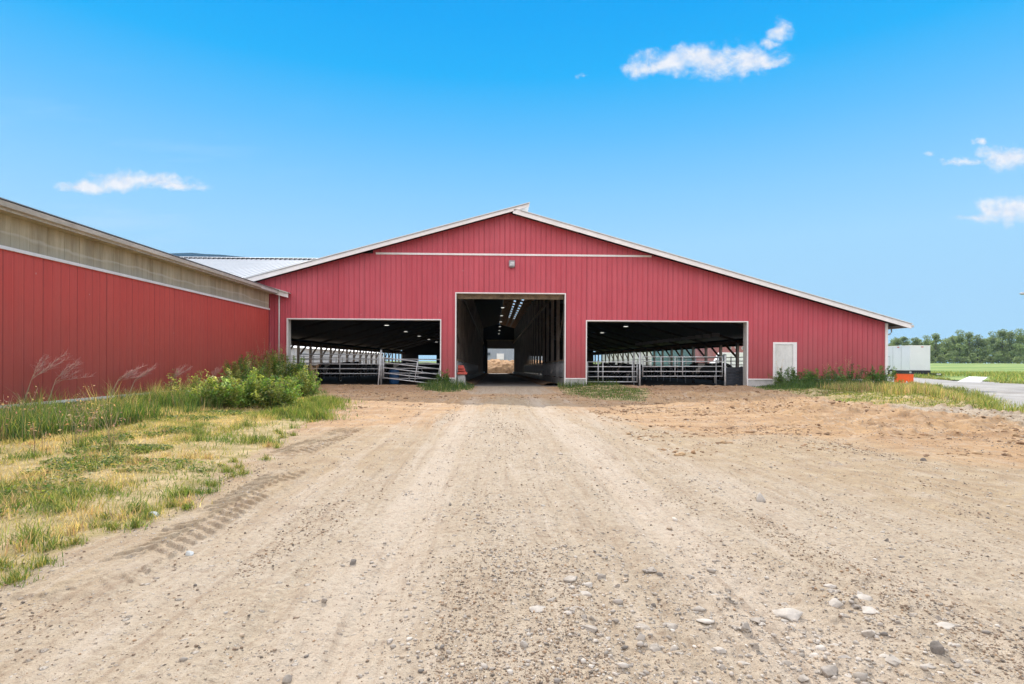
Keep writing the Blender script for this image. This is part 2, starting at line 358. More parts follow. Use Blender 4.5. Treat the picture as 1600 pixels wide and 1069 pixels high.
def grey_gravel():
    m,nt,b,o=newmat('grey_gravel'); q=N(nt); p=q.pos(); n=q.noise(p,.5,6,.6); n3=q.noise(p,30,4,.7)
    c=q.mix(q.rng(n,.35,.65),C4((.23,.215,.20)),C4((.39,.375,.35))); c=q.mix(q.math('MULTIPLY',q.rng(n3,.48,.3),.6),c,C4((.17,.16,.15))); n5=q.noise(q.scale(p,(.25,1,1)),2.2,6,.7); c=q.mix(q.math('MULTIPLY',q.rng(n5,.5,.68),.45),c,C4((.30,.26,.20)))
    q.set(b.inputs['Base Color'],c); b.inputs['Roughness'].default_value=.95; q.set(b.inputs['Normal'],q.bump(n3,.6,.02)); return m
M['ggravel']=grey_gravel()
def field_mat():
    m,nt,b,o=newmat('meadow'); q=N(nt); p=q.pos(); n=q.noise(q.scale(p,(.03,.09,1)),1,5,.6); n3=q.noise(q.scale(p,(1,.35,1)),1.4,5,.7)
    c=q.mix(q.rng(n,.38,.62),C4((.13,.22,.04)),C4((.30,.36,.10))); c=q.mix(q.math('MULTIPLY',q.rng(n3,.4,.65),.5),c,C4((.07,.14,.03)))
    q.set(b.inputs['Base Color'],c); b.inputs['Roughness'].default_value=1; q.set(b.inputs['Normal'],q.bump(n3,.6,.2)); return m
M['field']=field_mat()
M['hill']=simple('forested_hill',(.018,.045,.075),1,0,.2,.004,spec=0)  # forest green pushed to blue: distance haze put into the colour
def cow_mat(name,white):
    m,nt,b,o=newmat(name); q=N(nt); n=q.noise(q.obj(),1.6,2,.4)
    q.set(b.inputs['Base Color'],q.mix(q.rng(n,white,white+.02),C4((.012,.011,.011)),C4((.6,.57,.52)))); b.inputs['Roughness'].default_value=.7; return m
M['cow']=cow_mat('holstein_hide',.56)
M['pink']=simple('muzzle',(.3,.2,.17),.6)
M['horn']=simple('hoof',(.08,.07,.06),.6)
# ------------------------------------------------------------------ ground sheet
rows=[-60,-20,-6,-1,.4]+list(np.geomspace(1.2,62,700))+[66,72,80,90,100,110,119,122,124,128,140,160,190,230,280,340,420,600,1000,2000,5000,12000]
sc=list(np.linspace(-1,1,760)); cols=[-30,-8,-3,-1.6,-1.2]+sc+[1.2,1.6,3,8,30]
Yg=np.array(rows)[:,None]*np.ones((1,len(cols))); Wd=.95*np.maximum(Yg,1)+3.0; Xg=Wd*np.array(cols)[None,:]
x=Xg.ravel(); y=Yg.ravel(); z=ghi(x,y)
infl=(y>30.9)&(y<121.5)&(x>-19.2)&(x<20.7)
z=np.where(infl,gz(x,y)-.06,z)
nr,nc=Xg.shape; idx=np.arange(nr*nc).reshape(nr,nc)
fq=np.stack([idx[:-1,:-1],idx[:-1,1:],idx[1:,1:],idx[1:,:-1]],-1).reshape(-1,4)
g=mesh_np('ground',np.stack([x,y,z],1),fq,M['ground'],smooth=True,kind='structure',label='dirt and gravel yard in front of the barn')
def fattr(o,name,a):
    t=o.data.attributes.new(name,'FLOAT','POINT'); t.data.foreach_set('value',np.ascontiguousarray(a,dtype=np.float32))
def put(A,k,v): A[k]=v
def gattrs(x,y):
    A={}
    dv=polydist(x,y,VERGE); db=polydist(x,y,BANK); dm=polydist(x,y,MIDG); dl=polydist(x,y,LEFTG)
    nz=fbm(x*.8,y*.8,77)-.5
    org=ss(8.5,14,y+2.5*np.clip(x-3,0,6)*.35+3*nz)*(1-ss(30,34,y)); org=org*(1-.75*np.exp(-((x-.8)/2.0)**2)*(1-ss(19,26,y)))
    org=np.maximum(org,.45*np.exp(-((x+3.6)/1.2)**2)*ss(4,8,y))
    grv=np.exp(-((x-.6)/2.8)**2)*(1-ss(12,22,y))*.8+.55*(1-ss(3,8,y))*ss(-4.5,-1,x)
    grv=np.maximum(grv,np.exp(-((x-.8)/2.1)**4)*ss(22.5,25,y)*.95)
    grv=np.maximum(grv,ss(-.4,.4,polydist(x,y,PATH))*.95); org=org*(1-ss(-.4,.4,polydist(x,y,PATH)))
    put(A,'a_gravel',grv); put(A,'a_orange',org)
    put(A,'a_dust',(np.exp(-((x+.75)/.36)**2)+np.exp(-((x-1.45)/.40)**2)+.6*np.exp(-((x+1.9)/.25)**2)+.6*np.exp(-((x-2.5)/.3)**2))*(1-ss(20,26,y))*.85)
    put(A,'a_dark',np.maximum(ss(20.5,26,y)*(1-ss(31,33,y))*(1-np.exp(-((x-.8)/2.6)**4))*.6,.35*ss(7,10,x)*ss(10,13,y)*(1-ss(18,23,y)))+.12*np.exp(-((x+2.45)/.35)**2)*(1-ss(12,14,y))+.10*(np.exp(-((x-.3)/.28)**2)+np.exp(-((x-2.0)/.22)**2)+np.exp(-((x+1.35)/.2)**2))*(1-ss(16,22,y)))
    put(A,'a_grass',np.maximum.reduce([ss(-.15,.45,dv+nz*.5),ss(-.1,.4,db+nz*.5),.9*ss(-.05,.3,dm),.9*ss(-.05,.2,dl)]))
    put(A,'a_far',np.maximum(ss(46,50,y)*ss(22,25,x)*(polydist(x,y,ROAD)<0),ss(150,170,y)))
    return A
for k_,v_ in gattrs(x,y).items(): fattr(g,k_,v_)
def tread(x0,x1,y0,y1,cx,hw,sp,amp,seed):
    X,Y=np.meshgrid(np.arange(x0,x1,.012),np.arange(y0,y1,.008)); a=X.ravel();b_=Y.ravel(); c_=cx+.06*np.sin(b_*.9+seed); t=(a-c_)/hw
    ph=(b_/sp+np.where(t<0,.5,0)+np.abs(t)*1.35+.22*(vn(b_*3,a*1.5,seed)-.5))%1
    bar=np.exp(-((ph-.5)/.17)**4)*(np.abs(t)>.06)*(np.abs(t)<.98); brk=ss(.28,.46,fbm(a*3,b_*1.6,seed+3)); env=ss(y0,y0+.5,b_)*(1-ss(y1-.6,y1,b_))
    m=env*brk; zz=amp*bar*m*(.7+.6*vn(a*20,b_*20,seed+5))-.012*m*(np.abs(t)<1.05)+.004*(fbm(a*40,b_*40,seed+7)-.5)
    ed_=np.minimum.reduce([a-x0,x1-a,b_-y0,y1-b_])/.1; off=np.where(ed_<1,-.03*(1-np.clip(ed_,0,1)),0)+.014
    i=np.arange(a.size).reshape(X.shape); q=np.stack([i[:-1,:-1],i[:-1,1:],i[1:,1:],i[1:,:-1]],-1).reshape(-1,4)
    o=mesh_np('tyre_track',np.stack([a,b_,ghi(a,b_)+zz+off],1),q,M['ground'],kind='structure',smooth=True,label='tractor tyre tread print pressed in the dirt along the verge')
    A=gattrs(a,b_); A['a_dark']=np.maximum(A['a_dark'],.40*m*(1-bar)*(np.abs(t)<1.05))  # gaps between lugs darkened: crevice shade painted over the soil
    for k_,v_ in A.items(): fattr(o,k_,v_)
tread(-2.78,-2.10,3.2,7.3,-2.44,.23,.15,.028,11); tread(-3.3,-2.5,8.0,11.6,-2.88,.28,.17,.026,17)
# concrete alley through the barn and dirt floor of the side bays
def sheet(name,x0,x1,y0,y1,nx,ny,off,mat,f=gz,**k):
    X,Y=np.meshgrid(np.linspace(x0,x1,nx),np.linspace(y0,y1,ny)); a=X.ravel();b_=Y.ravel(); zz=f(a,b_)+off
    i=np.arange(nx*ny).reshape(ny,nx); q=np.stack([i[:-1,:-1],i[:-1,1:],i[1:,1:],i[1:,:-1]],-1).reshape(-1,4)
    return mesh_np(name,np.stack([a,b_,zz],1),q,mat,**k)
M['alley']=simple('worn_concrete_alley',(.24,.225,.21),.85,0,.2,.8,.3,dark=(.13,.10,.08))
M['manure']=simple('barn_dirt_floor',(.07,.05,.038),.95,0,.3,1.5,.5)
sheet('alley_floor',-2.05,4.0,30.7,128,8,60,0,M['alley'],kind='structure')
sheet('barn_floor',-19.1,-2.2,30.9,121.4,8,60,-.01,M['manure'],kind='structure')
sheet('barn_floor',4.15,20.6,30.9,121.4,8,60,-.01,M['manure'],kind='structure')
# gravel road on the right
sr=np.linspace(13,84,260); sy=np.linspace(9,66,220); X,Y=np.meshgrid(sr,sy); a=X.ravel(); b_=Y.ravel()
dr=polydist(a+ .5*(fbm(a,b_,91)-.5),b_+.5*(fbm(a,b_,92)-.5),ROAD); i=np.arange(len(a)).reshape(X.shape)
q=np.stack([i[:-1,:-1],i[:-1,1:],i[1:,1:],i[1:,:-1]],-1).reshape(-1,4); q=q[(dr[q]>-.5).all(1)]
mesh_np('gravel_road',np.stack([a,b_,ghi(a,b_)+.05*ss(-.15,.5,dr)-.06*(1-ss(-.5,-.1,dr))],1),q,M['ggravel'],smooth=True,kind='structure')
# meadow
X,Y=np.meshgrid(np.linspace(.45,1.3,90),np.geomspace(37,340,120)); a=(X*Y).ravel(); b_=Y.ravel(); i=np.arange(a.size).reshape(X.shape); rp2=ROAD
q=np.stack([i[:-1,:-1],i[:-1,1:],i[1:,1:],i[1:,:-1]],-1).reshape(-1,4); q=q[((polydist(a,b_,ROAD)<.1)&(polydist(a,b_,BANK)<.0)&(a>23.5))[q].all(1)]
mesh_np('meadow_field',np.stack([a,b_,gz(a,b_)+.08+.25*fbm(a*.08,b_*.15,95)*ss(60,90,b_)],1),q,M['field'],smooth=True,kind='structure')
# hills far left
hx=[];hy=1500
pr=[(120,402),(200,398),(280,395.5),(300,395),(320,397),(345,398),(370,400.5),(395,402.5),(410,406),(430,420),(470,470),(510,560),(540,568)]
v=[];f=[]
for k,(u,vv) in enumerate(pr):
    p=P(u,vv,hy); b0=P(u,566,hy)
    v+=[(p.x,hy-400,-5),(p.x,hy-150,(p.z)*.55),(p.x,hy,p.z),(p.x,hy+300,-5)]
    if k:
        for j in range(3): f.append(((k-1)*4+j,k*4+j,k*4+j+1,(k-1)*4+j+1))
mesh_np('hills',v,f,M['hill'],smooth=True,kind='structure')
# ------------------------------------------------------------------ siding helper
def siding(mb,axis,fixed,x0,x1,zb,zt,out,pitch=.276,rib=.022,breaks=()):
    """ribbed metal sheet; axis 'x': plane y=fixed, 'y': plane x=fixed; out=+1/-1 rib direction; zb, zt functions"""
    xs=[];k=math.floor(x0/pitch)-1
    while k*pitch<x1+pitch:
        c=k*pitch
        for dx,h in ((-.034,0),(-.018,1),(.018,1),(.034,0),(pitch/2-.03,0),(pitch/2-.02,.22),(pitch/2+.0,.22),(pitch/2+.01,0)):
            if x0<c+dx<x1: xs.append((c+dx,h))
        k+=1
    def hh(xx):
        d=(xx/pitch-round(xx/pitch))*pitch
        return max(0,min(1,(.034-abs(d))/.016))
    for bx in list(breaks)+[x0,x1]:
        if x0<=bx<=x1: xs.append((bx,hh(bx)))
    xs=sorted(set(xs)); b=len(mb.v)
    for xx,h in xs:
        off=fixed+out*rib*h
        for zz in (zb(xx),zt(xx)): mb.v.append((xx,off,zz) if axis=='x' else (off,xx,zz))
    for i in range(len(xs)-1): mb.f.append((b+2*i,b+2*i+2,b+2*i+3,b+2*i+1))
# ------------------------------------------------------------------ THE BARN
barn=empty('barn',(.8,D,0),label='big red metal-clad cattle barn with a tall central drive-through and two low openings',cat='barn')
bm_=Matrix.Translation((.8,D,0))
def reparent(): 
    pass
class BP:  # parts of the barn are modelled in world space
    @staticmethod
    def fin(o,par=barn):
        o.parent=par; o.matrix_parent_inverse=Matrix.Translation((-.8,-D,0)) if par is barn else Matrix.Identity(4); return o
def bpart(mb,name,mat,**k): return BP.fin(mb.build(name,mat,None,**k))
def sub(mb,name,mat,par,**k):
    o=mb.build(name,mat,None,**k); o.parent=par; return o
def line(p,q): 
    return lambda X:p.z+(q.z-p.z)*(X-p.x)/(q.x-p.x)
LT=line(P(395,436),P(826,321.5)); LB=line(P(395,444.2),P(800,334.5)); RT=line(P(980,381.5),P(1413,507)); RB=line(P(980,389.3),P(1413,514.5))
XL=-19.7; XR=P(1385,540).x; XRo=P(1413,510).x; XA=P(800,337).x
wt=lambda X:(LB(X) if X<XA else RB(X))+.06
# openings in world coordinates
def rect(u0,u1,v0,v1):
    a=P(u0,v0);b_=P(u1,v1); return a.x,b_.x,b_.z,a.z
OL=(P(450,500).x,P(688,500).x,P(560,499.6).z); OC=(P(713,460).x,P(882.5,460).x,P(798,459.2).z); OR=(P(917,500).x,P(1167,500).x,P(1040,502.8).z)
ZB=P(945,591.6).z  # top of foundation
DO=(P(1208,560).x,P(1244,560).x,P(1226,535.5).z)
ZT=P(800,398.4).z
mb=MB(); Yw=D
zones=[]; xsb=[XL,OL[0],OL[1],OC[0],OC[1],OR[0],OR[1],DO[0],DO[1],XR]
zlow={1:OL[2],3:OC[2],5:OR[2],7:DO[2]}
for i in range(9):
    z0=zlow.get(i,ZB); siding(mb,'x',Yw,xsb[i],xsb[i+1],lambda X,z0=z0:z0,lambda X:min(wt(X),ZT),-1)
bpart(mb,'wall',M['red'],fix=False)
mb=MB(); uL=P(583,398).x; uR=P(1022,401).x
siding(mb,'x',Yw-.012,uL,uR,lambda X:ZT,lambda X:max(ZT,wt(X)),-1)
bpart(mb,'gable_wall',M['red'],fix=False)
# inner lining (dark) behind the siding
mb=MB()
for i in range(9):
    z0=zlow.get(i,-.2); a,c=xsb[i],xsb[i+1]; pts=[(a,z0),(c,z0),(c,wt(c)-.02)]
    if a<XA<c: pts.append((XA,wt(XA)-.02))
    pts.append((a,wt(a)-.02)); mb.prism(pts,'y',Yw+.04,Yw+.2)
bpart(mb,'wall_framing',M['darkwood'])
# foundation pieces and base flashing
for i in (0,2,4,6,8):
    a,c=xsb[i],xsb[i+1]; bpart(MB().box(a,Yw-.015,-.4,c,Yw+.035,ZB-.03),'foundation',M['concw'],bevel=.004); bpart(MB().box(a,Yw-.05,ZB-.035,c,Yw-.0,ZB+.02),'base_flashing',M['white'])
mb=MB(); mb.box(uL+.15,Yw-.05,ZT-.05,uR-.15,Yw+.0,ZT+.05); bpart(mb,'gable_trim',M['white'])
# opening frames with deep reveals
def frame(o,par,zb=-.05,dep=.42,tw=.055,rv=M['whiteold'],nm='opening_frame'):
    x0,x1,z1=o; mb=MB()
    mb.box(x0-tw,Yw-.06,zb,x0,Yw+.01,z1+tw); mb.box(x1,Yw-.06,zb,x1+tw,Yw+.01,z1+tw); mb.box(x0,Yw-.06,z1,x1,Yw+.01,z1+tw)
    fr=bpart(mb,nm,M['white'])
    mb=MB(); mb.box(x0-.06,Yw+.01,zb,x0+.015,Yw+dep,z1); mb.box(x1-.015,Yw+.01,zb,x1+.06,Yw+dep,z1); sub(mb,'jamb',rv,fr).matrix_parent_inverse=Matrix.Translation((-.8,-D,0)) 
    return fr
def frsub(mb,name,mat,fr):
    o=mb.build(name,mat,None); o.parent=fr; o.matrix_parent_inverse=(Matrix.Identity(4)); return o
bpy.context.view_layer.update()
def psub(mb,name,mat,par,**k):
    """child of a barn part, modelled in world space"""
    o=mb.build(name,mat,None,**k); o.parent=par; o.matrix_parent_inverse=Matrix.Identity(4); o.matrix_basis=Matrix.Identity(4); return o
def frame(o,zb=-.05,dep=.42,tw=.055,rv=None,nm='opening_frame',lintel=True):
    x0,x1,z1=o; mb=MB()
    mb.box(x0-tw,Yw-.06,zb,x0,Yw+.01,z1+tw); mb.box(x1,Yw-.06,zb,x1+tw,Yw+.01,z1+tw); mb.box(x0,Yw-.06,z1,x1,Yw+.01,z1+tw)
    fr=bpart(mb,nm,M['white'])
    mb=MB(); mb.box(x0-.06,Yw+.012,zb,x0+.01,Yw+dep,z1); psub(mb,'jamb',rv or M['whiteold'],fr)
    mb=MB(); mb.box(x1-.01,Yw+.012,zb,x1+.06,Yw+dep,z1); psub(mb,'jamb',rv or M['whiteold'],fr)
    if lintel:
        mb=MB(); mb.box(x0+.012,Yw+.014,z1-.01,x1-.012,Yw+dep+.02,z1+.06); psub(mb,'lintel',M['gutter'],fr)
    return fr
# children of a parent whose matrix_parent_inverse cancels: parts carry identity world transforms
f1=frame(OL); f2=frame(OC,dep=.25); f3=frame(OR)
mb=MB(); mb.box(OC[0]+.02,Yw+.28,OC[2]-.26,OC[1]-.02,Yw+.36,OC[2]+.02); bpart(mb,'door_header',M['beamw'],bevel=.01)
# man door
x0,x1,z1=DO
mb=MB(); mb.box(x0-.02,Yw-.05,.02,x0+.09,Yw+.02,z1+.02); mb.box(x1-.19,Yw-.05,.02,x1+.02,Yw+.02,z1+.02); mb.box(x0+.09,Yw-.05,z1-.1,x1-.19,Yw+.02,z1+.02)
bpart(mb,'door_frame',M['white'],bevel=.004)
M['doorw']=simple('door_white',(.72,.72,.69),.5,0,.1,2.2,stretch=(1,1,.4))
mb=MB(); mb.box(x0+.095,Yw-.015,.05,x1-.2,Yw+.03,z1-.105); dr_=bpart(mb,'door',M['doorw'])
mb=MB(); 
kx=x1-.27; mb.tube([(kx,Yw-.015,1.0),(kx,Yw-.07,1.0)],.018,8); mb.tube([(kx,Yw-.07,1.0),(kx-.1,Yw-.07,.995)],.014,8); mb.tube([(kx,Yw-.015,1.13),(kx,Yw-.035,1.13)],.022,8); psub(mb,'handle',M['galvd'],dr_)
for hz in (.3,1.05,1.85):
    mb=MB(); mb.tube([(x0+.1,Yw-.025,hz),(x0+.1,Yw-.025,hz+.1)],.012,6); psub(mb,'hinge',M['galvd'],dr_)
# corner post and wall light
cx=P(1385,540).x
mb=MB(); mb.box(cx-.09,Yw-.055,ZB-.1,cx+.055,Yw+.05,wt(cx)-.03); mb.box(cx+.02,Yw+.05,ZB-.1,cx+.055,Yw+.2,wt(cx)-.03); bpart(mb,'corner_trim',M['white'])
lp=P(799.7,413); mb=MB(); mb.box(lp.x-.16,Yw-.2,lp.z-.16,lp.x+.16,Yw-.03,lp.z+.18); mb.box(lp.x-.12,Yw-.16,lp.z-.20,lp.x+.12,Yw-.06,lp.z-.16)
lm=bpart(mb,'wall_lamp',M['lamp'],bevel=.02); mb=MB(); mb.box(lp.x-.12,Yw-.207,lp.z-.1,lp.x+.12,Yw-.2,lp.z+.1); psub(mb,'lens',M['galv'],lm)
# fascia boards
Yf=Yw-.55
def fasc(pts,name): 
    mb=MB(); mb.prism(pts,'y',Yf,Yf+.04); return bpart(mb,name,M['white'],bevel=.004)
x0=-20.2; xe=P(826,322).x
fasc([(x0,LB(x0)),(XA,LB(XA)),(xe,LB(xe)+.02),(xe,LT(xe)),(x0,LT(x0))],'fascia_board')
fasc([(XA+.02,RB(XA)),(XRo,RB(XRo)),(XRo,RT(XRo)),(XA+.45,RT(XA+.45)),(XA+.1,RT(XA+.1)-.03)],'fascia_board')
Yend=122.5
# roofs
def slab(x0,x1,top,thk,y0,y1,mat,name,t2=0.035):
    mb=MB(); mb.prism([(x0,top(x0)),(x1,top(x1)),(x1,top(x1)-thk),(x0,top(x0)-thk)],'y',y0,y1); return bpart(mb,name,mat)
rl=slab(x0,xe+.03,lambda X:LT(X)+.03,.03,Yf-.04,Yend,M['roofw'],'roof')
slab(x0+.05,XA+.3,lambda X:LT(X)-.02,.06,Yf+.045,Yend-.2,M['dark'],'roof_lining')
s1,s2,s3,s4=2.45,2.72,3.25,3.55
mb=MB()
for a,c in ((XA+.25,s1),(s2,s3),(s4,XRo+.04)):
    mb.prism([(a,RT(a)+.03),(c,RT(c)+.03),(c,RT(c)),(a,RT(a))],'y',Yf-.04,Yend)
for a,c in ((s1,s2),(s3,s4)):
    mb.prism([(a,RT(a)+.028),(c,RT(c)+.028),(c,RT(c)+.002),(a,RT(a)+.002)],'y',Yf-.035,58)
    mb.prism([(a,RT(a)+.028),(c,RT(c)+.028),(c,RT(c)+.002),(a,RT(a)+.002)],'y',100,Yend)
    yy=58
    while yy<100: mb.prism([(a,RT(a)+.028),(c,RT(c)+.028),(c,RT(c)+.002),(a,RT(a)+.002)],'y',yy,yy+1.9); yy+=3.66
bpart(mb,'roof',M['roofw'])
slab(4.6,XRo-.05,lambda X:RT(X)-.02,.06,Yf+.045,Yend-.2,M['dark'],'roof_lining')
mb=MB()
yy=32.0
while yy<121: mb.prism([(XA+.3,RT(XA+.3)-.02),(4.55,RT(4.55)-.02),(4.55,RT(4.55)-.07),(XA+.3,RT(XA+.3)-.07)],'y',yy,yy+.12); yy+=1.83
M['rafter']=simple('rafter_wood',(.70,.43,.24),.8,0,.2,2)
bpart(mb,'rafters',M['rafter'],kind='stuff')
for a,c in ((XA+.3,s1),(s2,s3),(s4,4.6)):
    slab(a,c,lambda X:RT(X)-.004,.02,Yf+.05,Yend-.2,M['rafter'],'roof_deck')
# metal ribs on top edge of the roof give the dark drip line under it
mb=MB(); mb.prism([(x0,LT(x0)-.002),(xe,LT(xe)-.002),(xe,LT(xe)-.04),(x0,LT(x0)-.04)],'y',Yf-.028,Yf-.001); mb.prism([(XA+.45,RT(XA+.45)-.002),(XRo,RT(XRo)-.002),(XRo,RT(XRo)-.035),(XA+.45,RT(XA+.45)-.035)],'y',Yf-.028,Yf-.001)
bpart(mb,'drip_edge',M['galvd'])
# eave gutter and downspout elbow at the right corner
ze=RT(XRo); mb=MB(); mb.box(XRo+.0,Yf-.04,ze-.2,XRo+.12,Yend,ze-.06); gt=bpart(mb,'gutter',M['whiteold'],bevel=.02)
mb=MB(); mb.tube([(XRo-.62,Yw+.15,ze-.25),(XRo-.6,Yw+.15,ze-.42),(XRo-.68,Yw+.15,ze-.52),(XRo-.85,Yw+.15,ze-.58)],.035,8); bpart(mb,'downspout',M['galvd'],smooth=True)
# back (far) wall of the barn
fo=[P(762,560,Yend).x,P(806,560,Yend).x,P(784,545,Yend).z]; zf=gz(0,Yend)-.3
bo=(P(654,560,Yend).x,P(682,560,Yend).x)
mb=MB(); by=Yend-.15
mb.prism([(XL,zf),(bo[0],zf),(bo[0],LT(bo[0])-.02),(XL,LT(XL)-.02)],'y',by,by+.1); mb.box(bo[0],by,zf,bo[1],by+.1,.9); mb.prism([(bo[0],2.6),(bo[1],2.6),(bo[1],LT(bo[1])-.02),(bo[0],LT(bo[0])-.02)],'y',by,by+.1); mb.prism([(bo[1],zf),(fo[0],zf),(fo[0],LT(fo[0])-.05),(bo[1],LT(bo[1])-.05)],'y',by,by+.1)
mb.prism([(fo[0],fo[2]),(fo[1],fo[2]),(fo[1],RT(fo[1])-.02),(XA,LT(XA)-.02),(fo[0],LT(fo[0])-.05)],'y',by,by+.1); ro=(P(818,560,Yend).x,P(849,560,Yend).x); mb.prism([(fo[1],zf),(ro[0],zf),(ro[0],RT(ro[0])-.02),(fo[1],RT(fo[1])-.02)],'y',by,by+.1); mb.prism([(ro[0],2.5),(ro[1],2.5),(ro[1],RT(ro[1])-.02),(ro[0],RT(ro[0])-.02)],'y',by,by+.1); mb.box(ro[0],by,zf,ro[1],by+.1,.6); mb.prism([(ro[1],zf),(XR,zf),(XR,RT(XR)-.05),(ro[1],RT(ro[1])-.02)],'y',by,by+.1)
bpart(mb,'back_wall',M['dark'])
mb=MB(); hz1=P(784,531,by-.2).z; hz0=P(784,545,by-.2).z; mb.box(fo[0]-.3,by-.25,hz1-.3,fo[1]+.3,by-.13,hz1); bpart(mb,'back_header',M['beamw'])
M['doorroll']=simple('roller_door_grey',(.16,.14,.12),.8,0,.12,1,stretch=(1,1,4))
mb=MB(); mb.box(fo[0]-.1,by-.12,hz0,fo[1]+.1,by-.02,hz1-.3); bpart(mb,'raised_door',M['doorroll'])
# side walls: low wall, header band, posts with knee braces
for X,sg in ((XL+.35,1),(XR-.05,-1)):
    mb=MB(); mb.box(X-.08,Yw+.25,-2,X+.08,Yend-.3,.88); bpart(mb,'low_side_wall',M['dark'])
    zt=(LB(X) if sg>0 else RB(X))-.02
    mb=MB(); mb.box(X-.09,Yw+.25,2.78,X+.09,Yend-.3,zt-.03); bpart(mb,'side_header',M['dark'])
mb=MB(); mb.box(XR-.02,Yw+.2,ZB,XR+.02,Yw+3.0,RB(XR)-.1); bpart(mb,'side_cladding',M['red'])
ypost=[Yw+3.66*k for k in range(1,25)]
pm=MB(); pm.box(-.1,-.1,-1.6,.1,.1,4.3); 
def mk_post(X,Y,zt,w,mat,par=barn):
    mb=MB(); mb.box(X-w,Y-w,gz(X,Y)-.2,X+w,Y+w,zt); return bpart(mb,'post',mat)
for Y in ypost:
    for X,zt,w in ((XL+.62,3.2,.11),(XR-.34,3.1,.11),(-2.35,LB(-2.35)-.1,.10),(4.25,RB(4.25)-.12,.10)): mk_post(X,Y,zt,w,M['postw'])
for Y in ypost[:20]:
    mb=MB(); mb.beam((XR-.36,Y,1.75),(XR-.36,Y+2.3,2.85),.09,.18); bpart(mb,'brace',M['wood'])
    mb=MB(); mb.beam((XL+.64,Y,1.75),(XL+.64,Y+2.3,2.85),.09,.18); bpart(mb,'brace',M['wood'])
# eave beams and alley beams
mb=MB(); mb.box(XR-.42,Yw+.3,2.95,XR-.26,Yend-.4,3.28); mb.box(XL+.5,Yw+.3,2.85,XL+.7,Yend-.4,3.2); bpart(mb,'eave_beam',M['wood'])
za=6.0
mb=MB(); mb.beam((4.12,Yw+.5,za+.05),(4.12,Yend-.4,za-.75),.06,.26); M['beamp']=simple('pale_beam',(.48,.39,.28),.85,0,.35,2.5,stretch=(1,.6,1)); bpart(mb,'alley_beam',M['beamp'],label='pale weathered timber beam high on the right of the alley')
mb=MB(); mb.beam((-2.22,Yw+.5,za-.1),(-2.22,Yend-.4,za-.85),.06,.22); bpart(mb,'alley_beam',M['postw'])
# diagonal wind braces at the first bays
mb=MB(); mb.beam((4.25,Yw+3.7,5.0),(4.25,Yw+7.3,2.1),.05,.14); bpart(mb,'brace',M['postw'])
mb=MB(); mb.beam((-2.3,Yw+.6,4.3),(-2.3,Yw+7.2,2.6),.05,.14); bpart(mb,'brace',M['postw'])
# trusses crossing the side bays
for Y in ypost[:22:2]:
    mb=MB(); mb.beam((XL+.6,Y,3.35),(-2.4,Y,LB(-2.4)-.4),.06,.22); mb.beam((4.3,Y,RB(4.3)-.4),(XR-.4,Y,3.25),.06,.22); bpart(mb,'truss',M['darkwood'])
M['plate']=simple('pale_plate',(.22,.21,.21),.8,0,.1)
for k in range(14):
    mb=MB(); yy=43.3+1.83*k; mb.box(16.75,yy-.03,3.34,17.35,yy+.03,3.62); bpart(mb,'roof_plate',M['plate'])
# low kerbs along the alley
for X in (-2.12,4.02):
    mb=MB(); b=len(mb.v)
    for Yk in (31.2,121): 
        g0=float(gz(0,Yk)); mb.v+=[(X-.09,Yk,g0-.1),(X+.09,Yk,g0-.1),(X+.09,Yk,g0+.42),(X-.09,Yk,g0+.42)]
    mb.f+=[(0,1,2,3),(7,6,5,4),(0,4,5,1),(1,5,6,2),(2,6,7,3),(3,7,4,0)]; bpart(mb,'kerb',M['conc'])
M['feed']=simple('feed_litter',(.20,.12,.065),.95,0,.3,2.5,.6)
def strip(name,xc,w,y0,y1,hgt,sd,mat,**k):
    n=160; X,Y=np.meshgrid(np.linspace(-1,1,12),np.linspace(y0,y1,n)); a=(xc+X*w*(1+.35*(fbm(Y*.5,X*0,sd)-.5))).ravel(); b_=Y.ravel()
    zz=gz(a,b_)+.01+np.clip((1-np.abs(X.ravel())**2),0,1)*hgt*(.3+1.2*fbm(a*2.2,b_*1.6,sd+4)); zz=np.where(np.abs(X.ravel())>.98,gz(a,b_)-.03,zz)
    i=np.arange(a.size).reshape(X.shape); q=np.stack([i[:-1,:-1],i[:-1,1:],i[1:,1:],i[1:,:-1]],-1).reshape(-1,4)
    return mesh_np(name,np.stack([a,b_,zz],1),q,mat,smooth=True,**k)
strip('feed_litter',3.3,.6,32.2,118,.14,201,M['feed'],kind='stuff',label='brown feed and straw litter along the right side of the alley',cat='litter')
strip('feed_litter',-1.55,.5,33.0,118,.14,207,M['feed'],kind='stuff',label='brown feed and straw litter along the left side of the alley',cat='litter')
